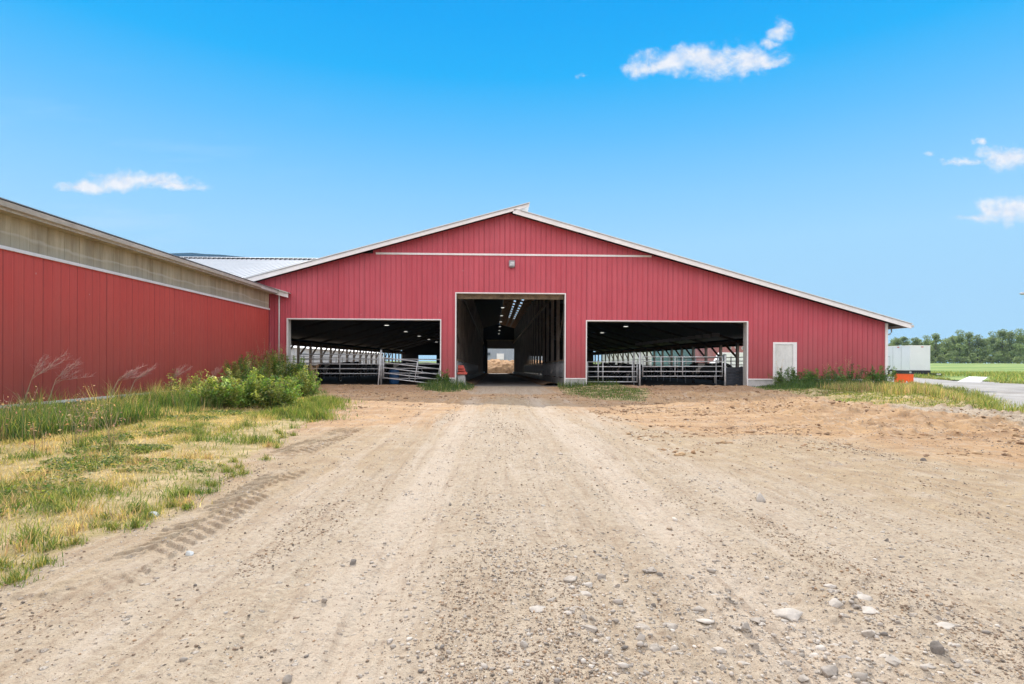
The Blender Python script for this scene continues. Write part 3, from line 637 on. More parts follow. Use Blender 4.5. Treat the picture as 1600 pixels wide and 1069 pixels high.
# cross-gabled white roof behind on the left
cr=empty('cross_shed',(-18,42,0),label='lower farm shed behind the barn with a white ribbed metal roof and its ridge crosswise',cat='shed')
Yr=42; zr=P(400,405.5,Yr).z; Ye=31.2; tn=math.tan(R(15)); ze_=zr-(Yr-Ye)*tn
def barnX(zv): # X where left roof reaches height zv
    p=P(395,436);q=P(826,321.5); return p.x+(zv-.05-p.z)*(q.x-p.x)/(q.z-p.z)
mb=MB(); k=-34/.34; Xw=-34.0
def crz(Y): return zr-abs(Y-Yr)*tn
Xr=barnX(zr); Xe=barnX(ze_)
Xi=-34.0; 
while Xi<Xr-.05:
    # sheet between ribs and one rib; front slope clipped along the valley
    X1=min(Xi+.34,Xr)
    def yv(X): 
        z=LT(X)+.05; return max(Ye,Yr-(zr-z)/tn)
    for a,c,h in ((Xi,min(Xi+.07,X1),.06),(min(Xi+.07,X1),X1,0)):
        if c-a<1e-4: continue
        ya,yc=yv(a),yv(c)
        if ya>Yr-.1 or yc>Yr-.1: continue
        mb.add([(a,ya,crz(ya)+h),(c,yc,crz(yc)+h),(c,Yr,zr+h),(a,Yr,zr+h),(a,ya,crz(ya)-.02),(c,yc,crz(yc)-.02),(c,Yr,zr-.02),(a,Yr,zr-.02)],[(0,1,2,3),(7,6,5,4),(0,4,5,1),(1,5,6,2),(2,6,7,3),(3,7,4,0)])
    Xi=X1
def pw(o,par):
    o.parent=par; o.matrix_parent_inverse=Matrix.Translation(par.location).inverted(); return o
pw(mb.build('roof',M['crossroof'],None),cr)
mb=MB(); mb.add([(-34,Yr+.02,zr-.02),(Xr,Yr+.02,zr-.02),(Xr+3,Yr+9,crz(Yr+9)),(-34,Yr+9,crz(Yr+9)),(-34,Yr+.02,zr-.05),(Xr,Yr+.02,zr-.05),(Xr+3,Yr+9,crz(Yr+9)-.03),(-34,Yr+9,crz(Yr+9)-.03)],[(0,1,2,3),(7,6,5,4),(0,4,5,1),(1,5,6,2),(2,6,7,3),(3,7,4,0)]) 
mb.v=[(min(a,barnX(c)) if a>-30 else a,b,c) for a,b,c in mb.v]
pw(mb.build('rear_roof',M['roofw'],None),cr)
mb=MB(); Xi=-34.0
while Xi<Xr-1: mb.box(Xi+.08,Yr-.30,crz(Yr-.3)+.001,Xi+.33,Yr-.05,zr+.07); Xi+=.34
pw(mb.build('ridge_closure',M['black'],None,kind='stuff'),cr)
mb=MB(); mb.prism([(Yr-.27,zr+.075),(Yr,zr+.15),(Yr+.27,zr+.075),(Yr+.27,zr+.045),(Yr,zr+.12),(Yr-.27,zr+.045)],'x',-34,Xr-.3); pw(mb.build('ridge_cap',M['roofw'],None),cr)
mb=MB(); mb.box(-33.8,Ye+.4,-1,-33.6,Yr+8,ze_); mb.box(-33.6,Ye+.4,-1,-20.4,Ye+.6,ze_-.05); pw(mb.build('wall',M['shedw'],None),cr)
# ------------------------------------------------------------------ LEFT BUILDING
XW=-11.8
lb=empty('long_shed',(XW,15,0),label='long red-sided shed on the left with a band of weathered boards under the eave',cat='shed')
def lpart(mb,n,m,**k): return pw(mb.build(n,m,None,**k),lb)
zc=G(0,0); 
def wz(u,v): # height on the wall plane through pixel
    d=fw+rt*((u-800)/F)+up*((564.9-v)/F); return (CAM+d*(XW/d.x)).z
zb1=wz(150,622.4); zt1=wz(200,432.6); 
zb0=zb1
Y0,Y1=-4.0,30.15
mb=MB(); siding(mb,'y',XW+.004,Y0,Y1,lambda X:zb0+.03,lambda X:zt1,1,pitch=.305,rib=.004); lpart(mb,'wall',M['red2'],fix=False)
mb=MB(); yy=Y0
while yy<Y1:
    w=.29+.02*math.sin(yy*7); y2=min(yy+w,Y1); o_=.012*random.random()
    mb.box(XW-.03,yy+.004,zt1,XW+.0+o_,y2-.004,4.95+.0); yy=y2
lpart(mb,'board_band',M['boards'])
mb=MB(); mb.box(XW-.15,Y0,0,XW-.04,Y1,4.95); lpart(mb,'wall_framing',M['darkwood'])
mb=MB(); mb.box(XW-.02,Y0,zt1-.035,XW+.06,Y1+.02,zt1+.045); mb.box(XW-.02,Y0,zb0-.03,XW+.05,Y1+.02,zb0+.04); lpart(mb,'trim',M['white'])
mb=MB(); mb.box(XW-.2,Y0,-.4,XW+.02,Y1,zb0-.03); lpart(mb,'foundation',M['conc'],bevel=.01)
XE=-11.3
def ez(u,v):
    d=fw+rt*((u-800)/F)+up*((564.9-v)/F); return (CAM+d*(XE/d.x)).z
zet=ez(0,308.6); zeb=ez(0,322)
Y1e=30.15
mb=MB(); mb.prism([(XE-.12,zeb+.02),(XE+.0,zeb+.03),(XE+.03,zet-.05),(XE+.0,zet-.045),(XE-.03,zeb+.06),(XE-.12,zeb+.05)],'y',Y0,28.0); lpart(mb,'gutter',M['gutter'])
mb=MB(); mb.box(XE-.16,Y0,zeb-.03,XE-.13,Y1e,zet-.03); lpart(mb,'fascia_board',M['whiteold'])
mb=MB(); mb.box(XW-.1,Y0,zeb-.02,XE-.16,Y1e,zeb+.0); lpart(mb,'soffit',M['boards'])
mb=MB(); mb.prism([(XE+.03,zet-.02),(XE+.03,zet),(XE-9,zet+9*.2),(XE-9,zet+9*.2-.03),(XE-.1,zet-.03)],'y',Y0,Y1e+.25); rfl=lpart(mb,'roof',M['roofd'])
mb=MB(); mb.prism([(XE-9.02,zet+9*.2),(XE-18,zet),(XE-18,zet-.03),(XE-9.02,zet+9*.2-.03)],'y',Y0,Y1e+.25); lpart(mb,'roof',M['roofd'])
pa,pb,pc,pd=P(405,444.5,Y1e),P(449.5,457.8,Y1e),P(449.5,465,Y1e),P(405,453.5,Y1e)
mb=MB(); mb.prism([(pa.x,pa.z),(pb.x,pb.z),(pc.x,pc.z),(pd.x,pd.z)],'y',Y1e+.02,Y1e+.07); lpart(mb,'rake_board',M['white'])
mb=MB(); mb.prism([(pa.x,pa.z),(pb.x+.04,pb.z-.01),(pb.x+.04,pb.z+.03),(pa.x,pa.z+.04)],'y',Y1e-.1,Y1e+.3); lpart(mb,'rake_cap',M['whiteold'])
mb=MB(); mb.box(XE-.1,28.0,zeb-.0,XE-.02,Y1e+.02,zet-.03); lpart(mb,'eave_end',M['whiteold'])
mb=MB(); dx=P(436,500,30.3); mb.tube([(dx.x,30.3,zeb),(dx.x,30.3,.1)],.035,8); lpart(mb,'downspout',M['whiteold'],smooth=True)
# ------------------------------------------------------------------ gates, posts
def gate(u0,u1,vs0,vs1,Y,stiles,name,label,r=.026,mat=None,rake=None):
    """tubular gate: rails from (u0,vs0[i]) to (u1,vs1[i]); stiles list of u"""
    mat=mat or M['galv']; root=empty(name,tuple(P(u0,600,Y)),label=label,cat='gate',group='tubular steel farm gates across the barn openings')
    n=len(vs0)
    def pt(u,i):
        t=(u-u0)/(u1-u0); return P(u,vs0[i]+(vs1[i]-vs0[i])*t,Y)
    for i in range(n):
        mb=MB(); mb.tube([pt(u0,i),pt(u1,i)],r,8); pw(mb.build('rail',mat,None,smooth=True),root)
    for s in stiles:
        ua,ub=s if isinstance(s,tuple) else (s,s)
        a=pt(ua,0);b=pt(ub,n-1); off=Vector((0,-.012,0)); mb=MB(); mb.tube([a+off,b+off],r*.95,8); pw(mb.build('stile',mat,None,smooth=True),root)
    return root
Yg=31.2
gate(468,592,[553.5,560.5,568.5,576,583.5],[554.5,561.5,569.2,576.5,584],Yg+.5,[468.5,531,591],'farm_gate','long level steel gate across the left opening, beside the weeds',mat=M['galvd'])
gate(599,689,[559,566.5,574.5,582.5,590.2],[569.2,577.2,585.6,593.5,601.3],Yg-.35,[599.5,(652.5,648),(688,683)],'farm_gate','steel gate sagging down to the right in the left opening',r=.026)
gate(597,690,[561,568.5,575.5,583,591],[561.8,569.2,576.2,583.8,592],Yg+.6,[598,653,689],'farm_gate','level steel gate behind the sagging gate in the left opening',mat=M['galvd'])
gate(917,996,[565.5,573,580.7,588.6,596.6],[565.7,573.2,580.9,588.8,596.8],Yg-.1,[918,934.5,942,988,995.3],'farm_gate','short five-bar steel gate beside the alley in the right opening')
gate(1004,1129,[557.7,564.9,572.9,580.5,588.1],[557.9,565,572.6,580.5,588],Yg-.1,[1004.3,1033,1054.6,1066.5,1128.5],'farm_gate','long five-bar steel gate in the middle of the right opening')
def gpost(u,v0,v1,Y,r,label,lean=0,mat=None):
    a=P(u+lean,v0,Y); b=P(u,v1,Y); o=MB().tube([b+Vector((0,0,-.3)),a],r,10).build('gate_post',mat or M['galv'],None,smooth=True)
    capm=MB(); capm.tube([a,a+Vector((0,0,.02))],r*1.15,10); 
    return o
def gp(u,v0,v1,Y,r,label,lean=0,mat=None):
    root=empty('gate_post',tuple(P(u,v1,Y)),label=label,cat='post',group='steel posts holding the farm gates')
    a=P(u+lean,v0,Y); b=P(u,v1,Y)
    pw(MB().tube([b+Vector((0,0,-.3)),a],r,10).build('pole',mat or M['galv'],None,smooth=True),root)
    pw(MB().tube([a,a+Vector((0,0,.03))],r*1.2,10).build('cap',mat or M['galvd'],None,smooth=True),root)
gp(589.5,547.5,608,Yg-.9,.032,'bright steel pole leaning to the right in front of the gate hinge',lean=6)
gp(595.5,547.5,594,Yg,.05,'stout upright post where the left gates meet',mat=M['galvd'])
gp(990.5,551.5,598,Yg+.2,.028,'thin steel post just left of the tall bright post',mat=M['galvd'])
gp(999.6,551.5,600.5,Yg-.4,.045,'tall bright steel post between the two right gates')
gp(1133,555,599,Yg-.2,.05,'steel post at the far right end of the long gate')
gp(1119,563,599,Yg+1.2,.035,'dull steel post behind the right end of the long gate',mat=M['galvd'])
# dark plank partition at right bay
pp=empty('plank_partition',tuple(P(1147,600,Yg+.6)),label='low partition of dark horizontal planks at the right end of the right opening',cat='partition')
M['plank']=simple('dark_plank',(.075,.08,.095),.8,0,.2,3)
a=P(1135,573,Yg+.6);b=P(1164,573,Yg+.6)
for k in range(6):
    z0=a.z-.02-.17*(k+1); mb=MB(); mb.box(a.x,a.y,z0+.008,b.x,a.y+.05,z0+.162); pw(mb.build('plank',M['plank'],None,bevel=.004),pp)
# headlock panels lining the alley
def headlock(X,Y0,lab,first=None):
    g0=float(gz(0,Y0+1.8)); L=3.5
    if first is None:
        root=empty('headlock_panel',(X,Y0,g0),label=lab,cat='feed fence',group='headlock feed fences along the alley')
        for z in (.5,1.38): 
            o=MB().tube([(0,0,z),(0,L,z)],.024,8).build('rail',M['galvd'],root,smooth=True)
        for k in range(11):
            yb=.12+k*(L-.24)/10; t=.1 if k%2 else 0
            MB().tube([(0,yb,.5),(0,yb+t,1.38)],.014,6).build('bar',M['galvd'],root,smooth=True)
        mb=MB()
        for k in range(12): mb.box(-.04,.1+k*.29,1.42,.04,.24+k*.29,1.50)
        mb.build('latch_bar',M['beamw'],root)
    else:
        root=copy_tree(first); root.location=(X,Y0,g0); root['label']=lab
    return root
hl0=headlock(4.02,31.9,'nearest headlock feed fence on the right of the alley')
for k in range(1,12): headlock(4.02,31.9+3.66*k,ORD[k]+' headlock feed fence from the doorway on the right of the alley',hl0)
for k in range(0,12): headlock(-2.12,32.4+3.66*k,ORD[k]+' headlock feed fence from the doorway on the left of the alley' if k else 'nearest headlock feed fence on the left of the alley',hl0)
# concrete pillar and post inside the right jamb of the central door
# red capped concrete block at left of the alley
wb=empty('cattle_waterer',tuple(P(721,601,30.1)),label='concrete block with a faded red plastic trough top inside the tall doorway',cat='waterer')
a=P(713.5,601,30.2); xa=a.x; zs=lambda v:P(720,v,30.2).z
mb=MB(); x1_=P(725,590,30.2).x; xb=P(727,600,30.2).x
mb.add([(xa-.02,30.85,-.1),(xb,30.85,-.1),(xb,31.5,-.1),(xa-.02,31.5,-.1),(xa,30.95,zs(586)),(x1_,30.95,zs(586)),(x1_,31.4,zs(586)),(xa,31.4,zs(586))],[(0,1,2,3),(4,5,6,7),(0,1,5,4),(1,2,6,5),(2,3,7,6),(3,0,4,7)])
pw(mb.build('block',M['concw'],None,bevel=.02),wb)
mb=MB(); mb.box(xa-.02,30.85,zs(586)+.005,x1_+.12,31.45,zs(582)); pw(mb.build('tray',M['redpl'],None,bevel=.02),wb)
mb=MB(); 
mb.prism([(xa+.0,zs(582)),(x1_+.05,zs(582)),(x1_-.08,zs(571)),(xa+.0,zs(571))],'y',31.1,31.35); mb.box(xa,30.98,zs(580.5),x1_-.02,31.1,zs(579)); mb.box(xa,30.98,zs(576.5),x1_-.06,31.1,zs(575)); pw(mb.build('backrest',M['redpl'],None,bevel=.015),wb)
# ------------------------------------------------------------------ hanging lamps
def mk_lamp():
    r=empty('barn_lamp',(0,0,0),cat='lamp',group='lit lamps hanging under the barn roof')
    MB().tube([(0,0,.12),(0,0,.9)],.012,6).build('hanger',M['black'],r)
    MB().tube([(0,0,.0),(0,0,.06),(0,0,.14)],[.24,.19,.05],14).build('shade',M['lamp'],r,smooth=True)
    MB().tube([(0,0,-.012),(0,0,-.006)],[.19,.19],14).build('lens',M['glow'],r)
    return r
lp0=mk_lamp(); first=True
spots=[('alley',.95+0*k,64.6+10*k,7.45-.11*k) for k in range(6)]+[('left bay',-8.75,46.6+10*k,4.25) for k in range(5)]+[('right bay',10.75,46.2+10.2*k,4.25) for k in range(3)]
names={'alley':'lit round lamp in the row high above the drive-through alley','left bay':'lit lamp under the roof of the left bay','right bay':'lit lamp under the roof of the right bay'}
ords=['nearest','second','third','fourth','fifth','farthest']
for k,(w,X,Y,Z) in enumerate(spots):
    l=lp0 if k==0 else copy_tree(lp0); l.location=(X,Y,Z)
    same=[s for s in spots if s[0]==w]; i=same.index(spots[k]); l['label']=ords[i if i<len(same)-1 else 5]+' '+names[w]
# ------------------------------------------------------------------ cows
def skin(pts,edges,name,mat):
    m=bpy.data.meshes.new(name+'_sk'); m.from_pydata([p[:3] for p in pts],edges,[]); o=bpy.data.objects.new(name+'_sk',m); COL.objects.link(o)
    s=o.modifiers.new('s','SKIN'); 
    for i,p in enumerate(pts): 
        d=m.skin_vertices[0].data[i]; d.radius=(p[3],p[4] if len(p)>4 else p[3]); d.use_root=(i==0)
    o.modifiers.new('u','SUBSURF').levels=1; bpy.context.view_layer.update()
    e=o.evaluated_get(bpy.context.evaluated_depsgraph_get()); nm=bpy.data.meshes.new_from_object(e); nm.name=name
    bpy.data.objects.remove(o); nm.materials.clear(); nm.materials.append(mat)
    for p in nm.polygons: p.use_smooth=True
    return nm
# cow faces +X; length about 2.3 m, height 1.4 m
cp=[(-.55,0,1.08,.27,.34),(0,0,1.0,.33,.40),(.5,0,1.02,.27,.36),(.82,0,1.15,.17,.24),(1.08,0,1.28,.11,.15),(1.28,0,1.26,.10,.12),(1.55,0,1.08,.065,.07),
 (-.85,0,1.14,.21,.26),(-.98,0,1.22,.05,.05),(-1.04,0,.95,.02,.02),(-1.02,0,.62,.03,.03),
 (.52,.17,.72,.10,.12),(.50,.18,.42,.055,.055),(.52,.18,.08,.05,.05),(.52,-.17,.72,.10,.12),(.50,-.18,.42,.055,.055),(.52,-.18,.08,.05,.05),
 (-.72,.17,.78,.12,.16),(-.60,.18,.62,.08,.09),(-.82,.18,.42,.05,.05),(-.74,.18,.08,.05,.05),(-.72,-.17,.78,.12,.16),(-.60,-.18,.62,.08,.09),(-.82,-.18,.42,.05,.05),(-.74,-.18,.08,.05,.05),
 (-.35,0,.68,.14,.14)]
ce=[(0,1),(1,2),(2,3),(3,4),(4,5),(5,6),(0,7),(7,8),(8,9),(9,10),(2,11),(11,12),(12,13),(2,14),(14,15),(15,16),(7,17),(17,18),(18,19),(19,20),(7,21),(21,22),(22,23),(23,24),(0,25)]
cowm=skin(cp,ce,'body',M['cow'])
cpd=[list(p) for p in cp]; cpd[4]=(1.05,0,1.02,.11,.14); cpd[5]=(1.22,0,.92,.10,.12); cpd[6]=(1.34,0,.66,.065,.07); cpd[3]=(.82,0,1.1,.17,.22)
cowd=skin(cpd,ce,'body',M['cow'])
M['whiteface']=simple('white_hide',(.62,.58,.54),.8,0,.08,6)
def cow(loc,rz,label,down=False,s=1):
    r=empty('cow',(loc[0],loc[1],float(gz(loc[0],loc[1]))),rz,label=label,cat='cow',group='dairy cows standing in the barn'); r.scale=(s,s,s)
    b=bpy.data.objects.new('body',cowd if down else cowm); link(b,r)
    h=Vector((1.2,0,.95)) if down else Vector((1.26,0,1.3))
    for sy in (-1,1):
        mb=MB(); mb.add([h+Vector((-.05,sy*.08,.03)),h+Vector((-.02,sy*.24,.05)),h+Vector((-.0,sy*.2,-.05)),h+Vector((.01,sy*.08,-.03)),h+Vector((.03,sy*.16,.02))],[(0,1,4),(1,2,4),(2,3,4),(3,0,4),(0,3,2,1)]); mb.build('ear',M['black'],r)
    if down: mb=MB().tube([(1.29,0,.95),(1.36,0,.80),(1.42,0,.66)],[.045,.06,.06],8)
    else: mb=MB().tube([(1.33,0,1.30),(1.47,0,1.22),(1.6,0,1.1)],[.045,.055,.05],8)
    mb.build('face_blaze',M['whiteface'],r,smooth=True); return r
c1=P(1108,600,36)
cow((13.4,35.6),R(-8),'big black cow standing behind the long gate, facing right')
cow((5.35,39.2),R(185),'black cow with white blaze lowering its head through the feed fence, nearest on the right',True)
cow((5.4,47.5),R(178),'black and white cow eating through the feed fence further down the alley',True)
cow((5.5,61.5),R(184),'dark cow feeding farthest down the right side of the alley',True)
cow((7.6,37.5),R(95),'black and white cow standing behind the short gate',False)
cow((9.2,39.5),R(-70),'black and white cow facing the yard between the short gate and the post',True)
cow((11.0,46.5),R(20),'distant black cow standing deep in the right bay',False)
cow((-9.6,37.5),R(170),'black cow behind the long level gate, head to the left',True)
cow((-6.3,39),R(10),'black and white cow behind the sagging gate',True)
cow((-12.4,44),R(15),'distant cow standing deep in the left bay',False)
M['blue']=simple('blue_drum',(.03,.12,.3),.5)
bl=empty('plastic_drum',(P(616,590,35).x,35,0),label='blue plastic drum behind the gates in the left opening',cat='drum')
zd=float(gz(-6,35)); mb=MB().tube([(bl.location.x,35,zd+.0),(bl.location.x,35,zd+.05),(bl.location.x,35,zd+.45),(bl.location.x,35,zd+.85),(bl.location.x,35,zd+.9)],[.26,.29,.30,.29,.25],16); pw(mb.build('drum_body',M['blue'],None,smooth=True),bl)
mb=MB().tube([(bl.location.x,35,zd+.9),(bl.location.x,35,zd+.93)],.27,16); pw(mb.build('lid',M['black'],None),bl)
# stall dividers rows inside bays (bent pipe loops)
def stall():
    r=empty('stall_divider',(0,0,0),cat='stall divider',group='pipe stall dividers inside the barn bays')
    MB().tube([(0,0,0),(0,0,1.25)],.03,6).build('post',M['galvd'],r)
    MB().tube([(0,0,1.15),(1.5,0,1.15),(1.9,0,1.0),(1.95,0,.75),(1.8,0,.5),(1.4,0,.38),(0,0,.38)],.024,6).build('loop',M['galvd'],r,smooth=True)
    return r
st0=stall(); n=0
for X,rz,w in ((-15.6,0,'left bay'),(14.2,0,'right bay')):
    for k in range(22):
        s_=st0 if n==0 else copy_tree(st0); Y=40+1.3*k*1.4; s_.location=(X,Y,float(gz(X,Y))); s_['label']=ORD[k]+' bent pipe stall divider from the yard in the row inside the '+w; s_['group']='pipe stall dividers in the '+w; n+=1
# ------------------------------------------------------------------ things seen through the barn
wd=empty('woodchip_pile',(2,134,-1.25),label='heap of golden wood shavings beyond the far end of the alley',cat='pile')
n=70; X,Y=np.meshgrid(np.linspace(-12,16,n*2),np.linspace(124.5,141,n)); a=X.ravel();b_=Y.ravel()
hgt=2.75*np.clip(1-((b_-133)/8.4)**2,0,1)**.7*(1-ss(12,16,np.abs(a-2)))
zz=gz(a,b_)-.05+hgt*(.74+.5*fbm(a*.35,b_*.4,301))+.7*(fbm(a*1.8,b_*1.8,305)-.5)*(hgt>0.1)
i=np.arange(a.size).reshape(X.shape); q=np.stack([i[:-1,:-1],i[:-1,1:],i[1:,1:],i[1:,:-1]],-1).reshape(-1,4)
M['chips']=simple('wood_shavings',(.50,.30,.145),.95,0,.25,1.3,.8,dark=(.20,.10,.045))
pw(mesh_np('heap',np.stack([a,b_,zz],1),q,M['chips'],smooth=False),wd)
fb=empty('distant_shed',(3,175,-1),label='blue-grey metal shed beyond the wood shavings heap',cat='shed')
z0=float(gz(0,175)); zt=P(784,536,175).z+2; mb=MB(); siding(mb,'x',175,-14,22,lambda X:z0-.3,lambda X:zt,-1,pitch=.9,rib=.06); mb.box(-14,175.05,z0-.3,22,190,zt); pw(mb.build('wall',M['bluegrey'],None,fix=False),fb)
a=P(776,552.5,174.8);b=P(787.5,562,174.8); mb=MB(); mb.box(a.x,174.7,b.z,b.x,174.85,a.z); pw(mb.build('door',M['white'],None),fb)
a=P(762,551,174.8);b=P(766,555,174.8); mb=MB(); mb.box(a.x-.5,174.7,b.z,b.x,174.85,a.z); pw(mb.build('window',M['glass'],None),fb)
mb=MB(); mb.prism([(-15,zt-.1),(4,zt+3.2),(23,zt-.1),(23,zt),(4,zt+3.4),(-15,zt)],'y',174.4,190.5); pw(mb.build('roof',M['roofd'],None),fb)
# pale building left of the barn, seen through the left bay
ps=empty('pale_shed',(-29,80,-1),label='pale grey metal shed seen through the open left side of the barn',cat='shed')
mb=MB(); siding(mb,'y',-29,50,150,lambda X:-1.6,lambda X:3.2,1,pitch=.9,rib=.05); mb.box(-38,50,-1.6,-29.1,150,3.15); pw(mb.build('wall',M['shedw'],None,fix=False),ps)
mb=MB(); mb.prism([(-28.6,3.15),(-28.6,3.25),(-34,4.2),(-39.4,3.25),(-39.4,3.15),(-34,4.1)],'y',49.6,150.4); pw(mb.build('roof',M['roofw'],None),ps)
for X,lab,par in ((-20.9,'long steel rail fence outside the left side wall',1),(22.6,'long pale rail fence outside the right side wall',2)):
    r=empty('rail_fence',(X,60,0),label=lab,cat='fence')
    mb=MB()
    for z in (1.15,1.5,1.85): mb.beam((X,44,z),(X,118,z-.2),.04,.07)
    pw(mb.build('rails',M['galvd'] if par==1 else M['white'],None),r)
    for k in range(30):
        Y=44+3.2*k; mb=MB(); mb.box(X-.05,Y-.05,-1.2,X+.05,Y+.05,1.95-.2*(Y-44)/74); pw(mb.build('post',M['galvd'],None),r)
# teal and red houses beyond the right side
def house(name,label,u0,u1,Y,v0,mat,roofm,wins,dep=9,roof=1.2,wf=True):
    a=P(u0,v0,Y);b=P(u1,v0,Y); z0=float(gz(a.x,Y))-1.4; r=empty(name,((a.x+b.x)/2,Y,z0),label=label,cat='house')
    mb=MB(); mb.box(a.x,Y,z0,b.x,Y+dep,a.z); pw(mb.build('wall',mat,None),r)
    mb=MB(); mb.prism([(Y-.4,a.z-.05),(Y+dep/2,a.z+roof*2),(Y+dep+.4,a.z-.05),(Y+dep+.4,a.z+.08),(Y+dep/2,a.z+roof*2+.15),(Y-.4,a.z+.08)],'x',a.x-.4,b.x+.4); pw(mb.build('roof',roofm,None),r)
    for (ua,ub,va,vb) in wins:
        p=P(ua,va,Y-.05);q_=P(ub,vb,Y-.05); mb=MB(); mb.box(p.x,Y-.06,q_.z,q_.x,Y+.02,p.z); fr=pw(mb.build('window',M['white'],None),r)
        w=(q_.x-p.x)*.14; mb=MB(); mb.box(p.x+w,Y-.08,q_.z+w,q_.x-w,Y-.055,p.z-w); o=mb.build('pane',M['glass'],None); o.parent=fr
    return r
house('teal_house','teal clad house seen through the right side of the barn',1038,1111,112,540,M['teal'],M['roofd'],[(1101,1108.5,545.5,549.5)])
house('red_house','dull red house with white windows seen at the right edge of the barn opening',1114,1172,100,536,M['houser'],M['roofd'],[(1137.5,1142.5,540,545.5),(1148,1154.5,539.5,544.5),(1159,1164,542,546)])
house('grey_barn','long pale grey farm building far behind the right bay',955,1040,150,548,M['shedw'],M['roofw'],[],dep=14,roof=.5)
wl=empty('parked_van',(P(1140,555,92).x,92,0),label='white panel van parked in front of the red house',cat='van')
a=P(1112,551,92);b=P(1165,551,92); z0=float(gz(a.x,92))
mb=MB(); mb.prism([(a.x,z0+.45),(b.x,z0+.45),(b.x,a.z),(a.x+1.4,a.z),(a.x+.6,z0+1.4),(a.x,z0+1.25)],'y',91,93); pw(mb.build('body',M['white'],None,bevel=.05),wl)
mb=MB(); mb.prism([(a.x+.75,z0+1.45),(a.x+2.0,z0+1.45),(a.x+2.0,a.z-.25),(a.x+1.5,a.z-.25)],'y',90.97,91.0); pw(mb.build('window',M['glass'],None),wl)
for wx_ in (a.x+1.1,b.x-1.1):
    pw(MB().tube([(wx_,90.95,z0+.34),(wx_,91.2,z0+.34)],.34,16).build('wheel',M['black'],None),wl)
# ------------------------------------------------------------------ right yard: white box on trailer
Yb=55; a=P(1422,540,Yb); XB=a.x; wB=P(1454,540,Yb).x-XB; zB0=P(1422,579,Yb).z; zB1=a.z
tr=empty('box_trailer',(XB+wB/2,Yb+3,0),label='white box-bodied equipment trailer parked beside the barn',cat='trailer')
def tp(mb,n,m,**k): return pw(mb.build(n,m,None,**k),tr)
body=tp(MB().box(XB,Yb,zB0,XB+wB,Yb+6.4,zB1),'body',M['box'],bevel=.03)
tp(MB().box(XB-.01,Yb-.01,zB1-.06,XB+wB+.01,Yb+6.41,zB1+.02),'roof_rim',M['white'])
for yy in (Yb+1.2,Yb+2.4,Yb+3.6,Yb+4.8):
    tp(MB().box(XB-.008,yy,zB0+.05,XB+.01,yy+.03,zB1-.1),'panel_seam',M['galvd'])
tp(MB().box(XB-.02,Yb+2.9,zB0+.3,XB-.0,Yb+3.9,zB0+1.35),'hatch',M['box'],bevel=.01); tp(MB().box(XB-.03,Yb+2.85,zB0+1.36,XB+.0,Yb+3.95,zB0+1.42),'hatch_hood',M['galvd'])
M['redl']=simple('red_marker',(.6,.03,.02),.4)
tp(MB().box(XB+wB*.55,Yb-.03,zB1-.17,XB+wB*.55+.2,Yb,zB1-.1),'marker_light',M['redl']); tp(MB().box(XB-.03,Yb+1.5,zB1-.17,XB,Yb+1.75,zB1-.1),'marker_light',M['redl'])
tp(MB().box(XB-.02,Yb-.02,zB0-.26,XB+wB+.02,Yb+6.4,zB0-.0),'chassis',M['black'],bevel=.01)
mb=MB(); mb.box(XB+.1,Yb-.0,zB0-.36,XB+wB+1.0,Yb+.12,zB0-.26); mb.box(XB+wB+.5,Yb-.1,zB0-.5,XB+wB+1.1,Yb+.6,zB0-.3); tp(mb,'drawbar',M['black'])
tp(MB().box(XB+wB+.55,Yb-.14,zB0-.42,XB+wB+.95,Yb-.11,zB0-.3),'number_plate',M['white'])
tp(MB().tube([(XB-.1,Yb-.2,-.0),(XB-.1,Yb-.2,zB0-.1)],.09,10),'jack_leg',M['galv'])
gzb=0
for yy in (Yb+2.6,Yb+3.5):
    w=tp(MB().tube([(XB-.05,yy,.36),(XB+.2,yy,.36)],.36,18),'wheel',M['black']); o=MB().tube([(XB-.07,yy,.36),(XB-.045,yy,.36)],.19,14).build('rim',M['galv'],None); o.parent=w
# orange bucket
Yo=33.5; a=P(1401,584,Yo);b=P(1427.5,602,Yo); ob=empty('tractor_bucket',((a.x+b.x)/2,Yo,0),label='bright orange metal tractor bucket standing in tall grass at the barn corner',cat='bucket')
def op(mb,n,m,**k): return pw(mb.build(n,m,None,**k),ob)
W=b.x-a.x; zz0=b.z; zz1=a.z
mb=MB(); mb.add([(a.x,Yo,zz1),(b.x,Yo,zz1-.02),(b.x-.0,Yo,zz0+.12),(b.x-.12,Yo,zz0-.05),(b.x-.28,Yo,zz0-.05),(b.x-.30,Yo,zz0+.16),(a.x+W*.62,Yo,zz0+.30),(a.x+W*.52,Yo,zz0+.12),(a.x+.15,Yo,zz0+.1),(a.x,Yo,zz0+.05),
 (a.x,Yo+.06,zz1),(b.x,Yo+.06,zz1-.02),(b.x-.0,Yo+.06,zz0+.12),(b.x-.12,Yo+.06,zz0-.05),(b.x-.28,Yo+.06,zz0-.05),(b.x-.30,Yo+.06,zz0+.16),(a.x+W*.62,Yo+.06,zz0+.30),(a.x+W*.52,Yo+.06,zz0+.12),(a.x+.15,Yo+.06,zz0+.1),(a.x,Yo+.06,zz0+.05)],
 [tuple(range(10)),tuple(range(19,9,-1))]+[(i,i+10,(i+1)%10+10,(i+1)%10) for i in range(10)]); op(mb,'front_plate',M['orange'])
mb=MB(); mb.prism([(Yo+.07,zz1-.02),(Yo+.22,zz1-.15),(Yo+.2,zz0+.05),(Yo+.07,zz0+.1)],'x',a.x+.005,a.x+.045); op(mb,'side_plate',M['orange'])
mb=MB(); mb.prism([(Yo+.07,zz1-.03),(Yo+.22,zz1-.15),(Yo+.2,zz0+.05),(Yo+.07,zz0+.1)],'x',b.x-.045,b.x-.005); op(mb,'side_plate',M['orange'])
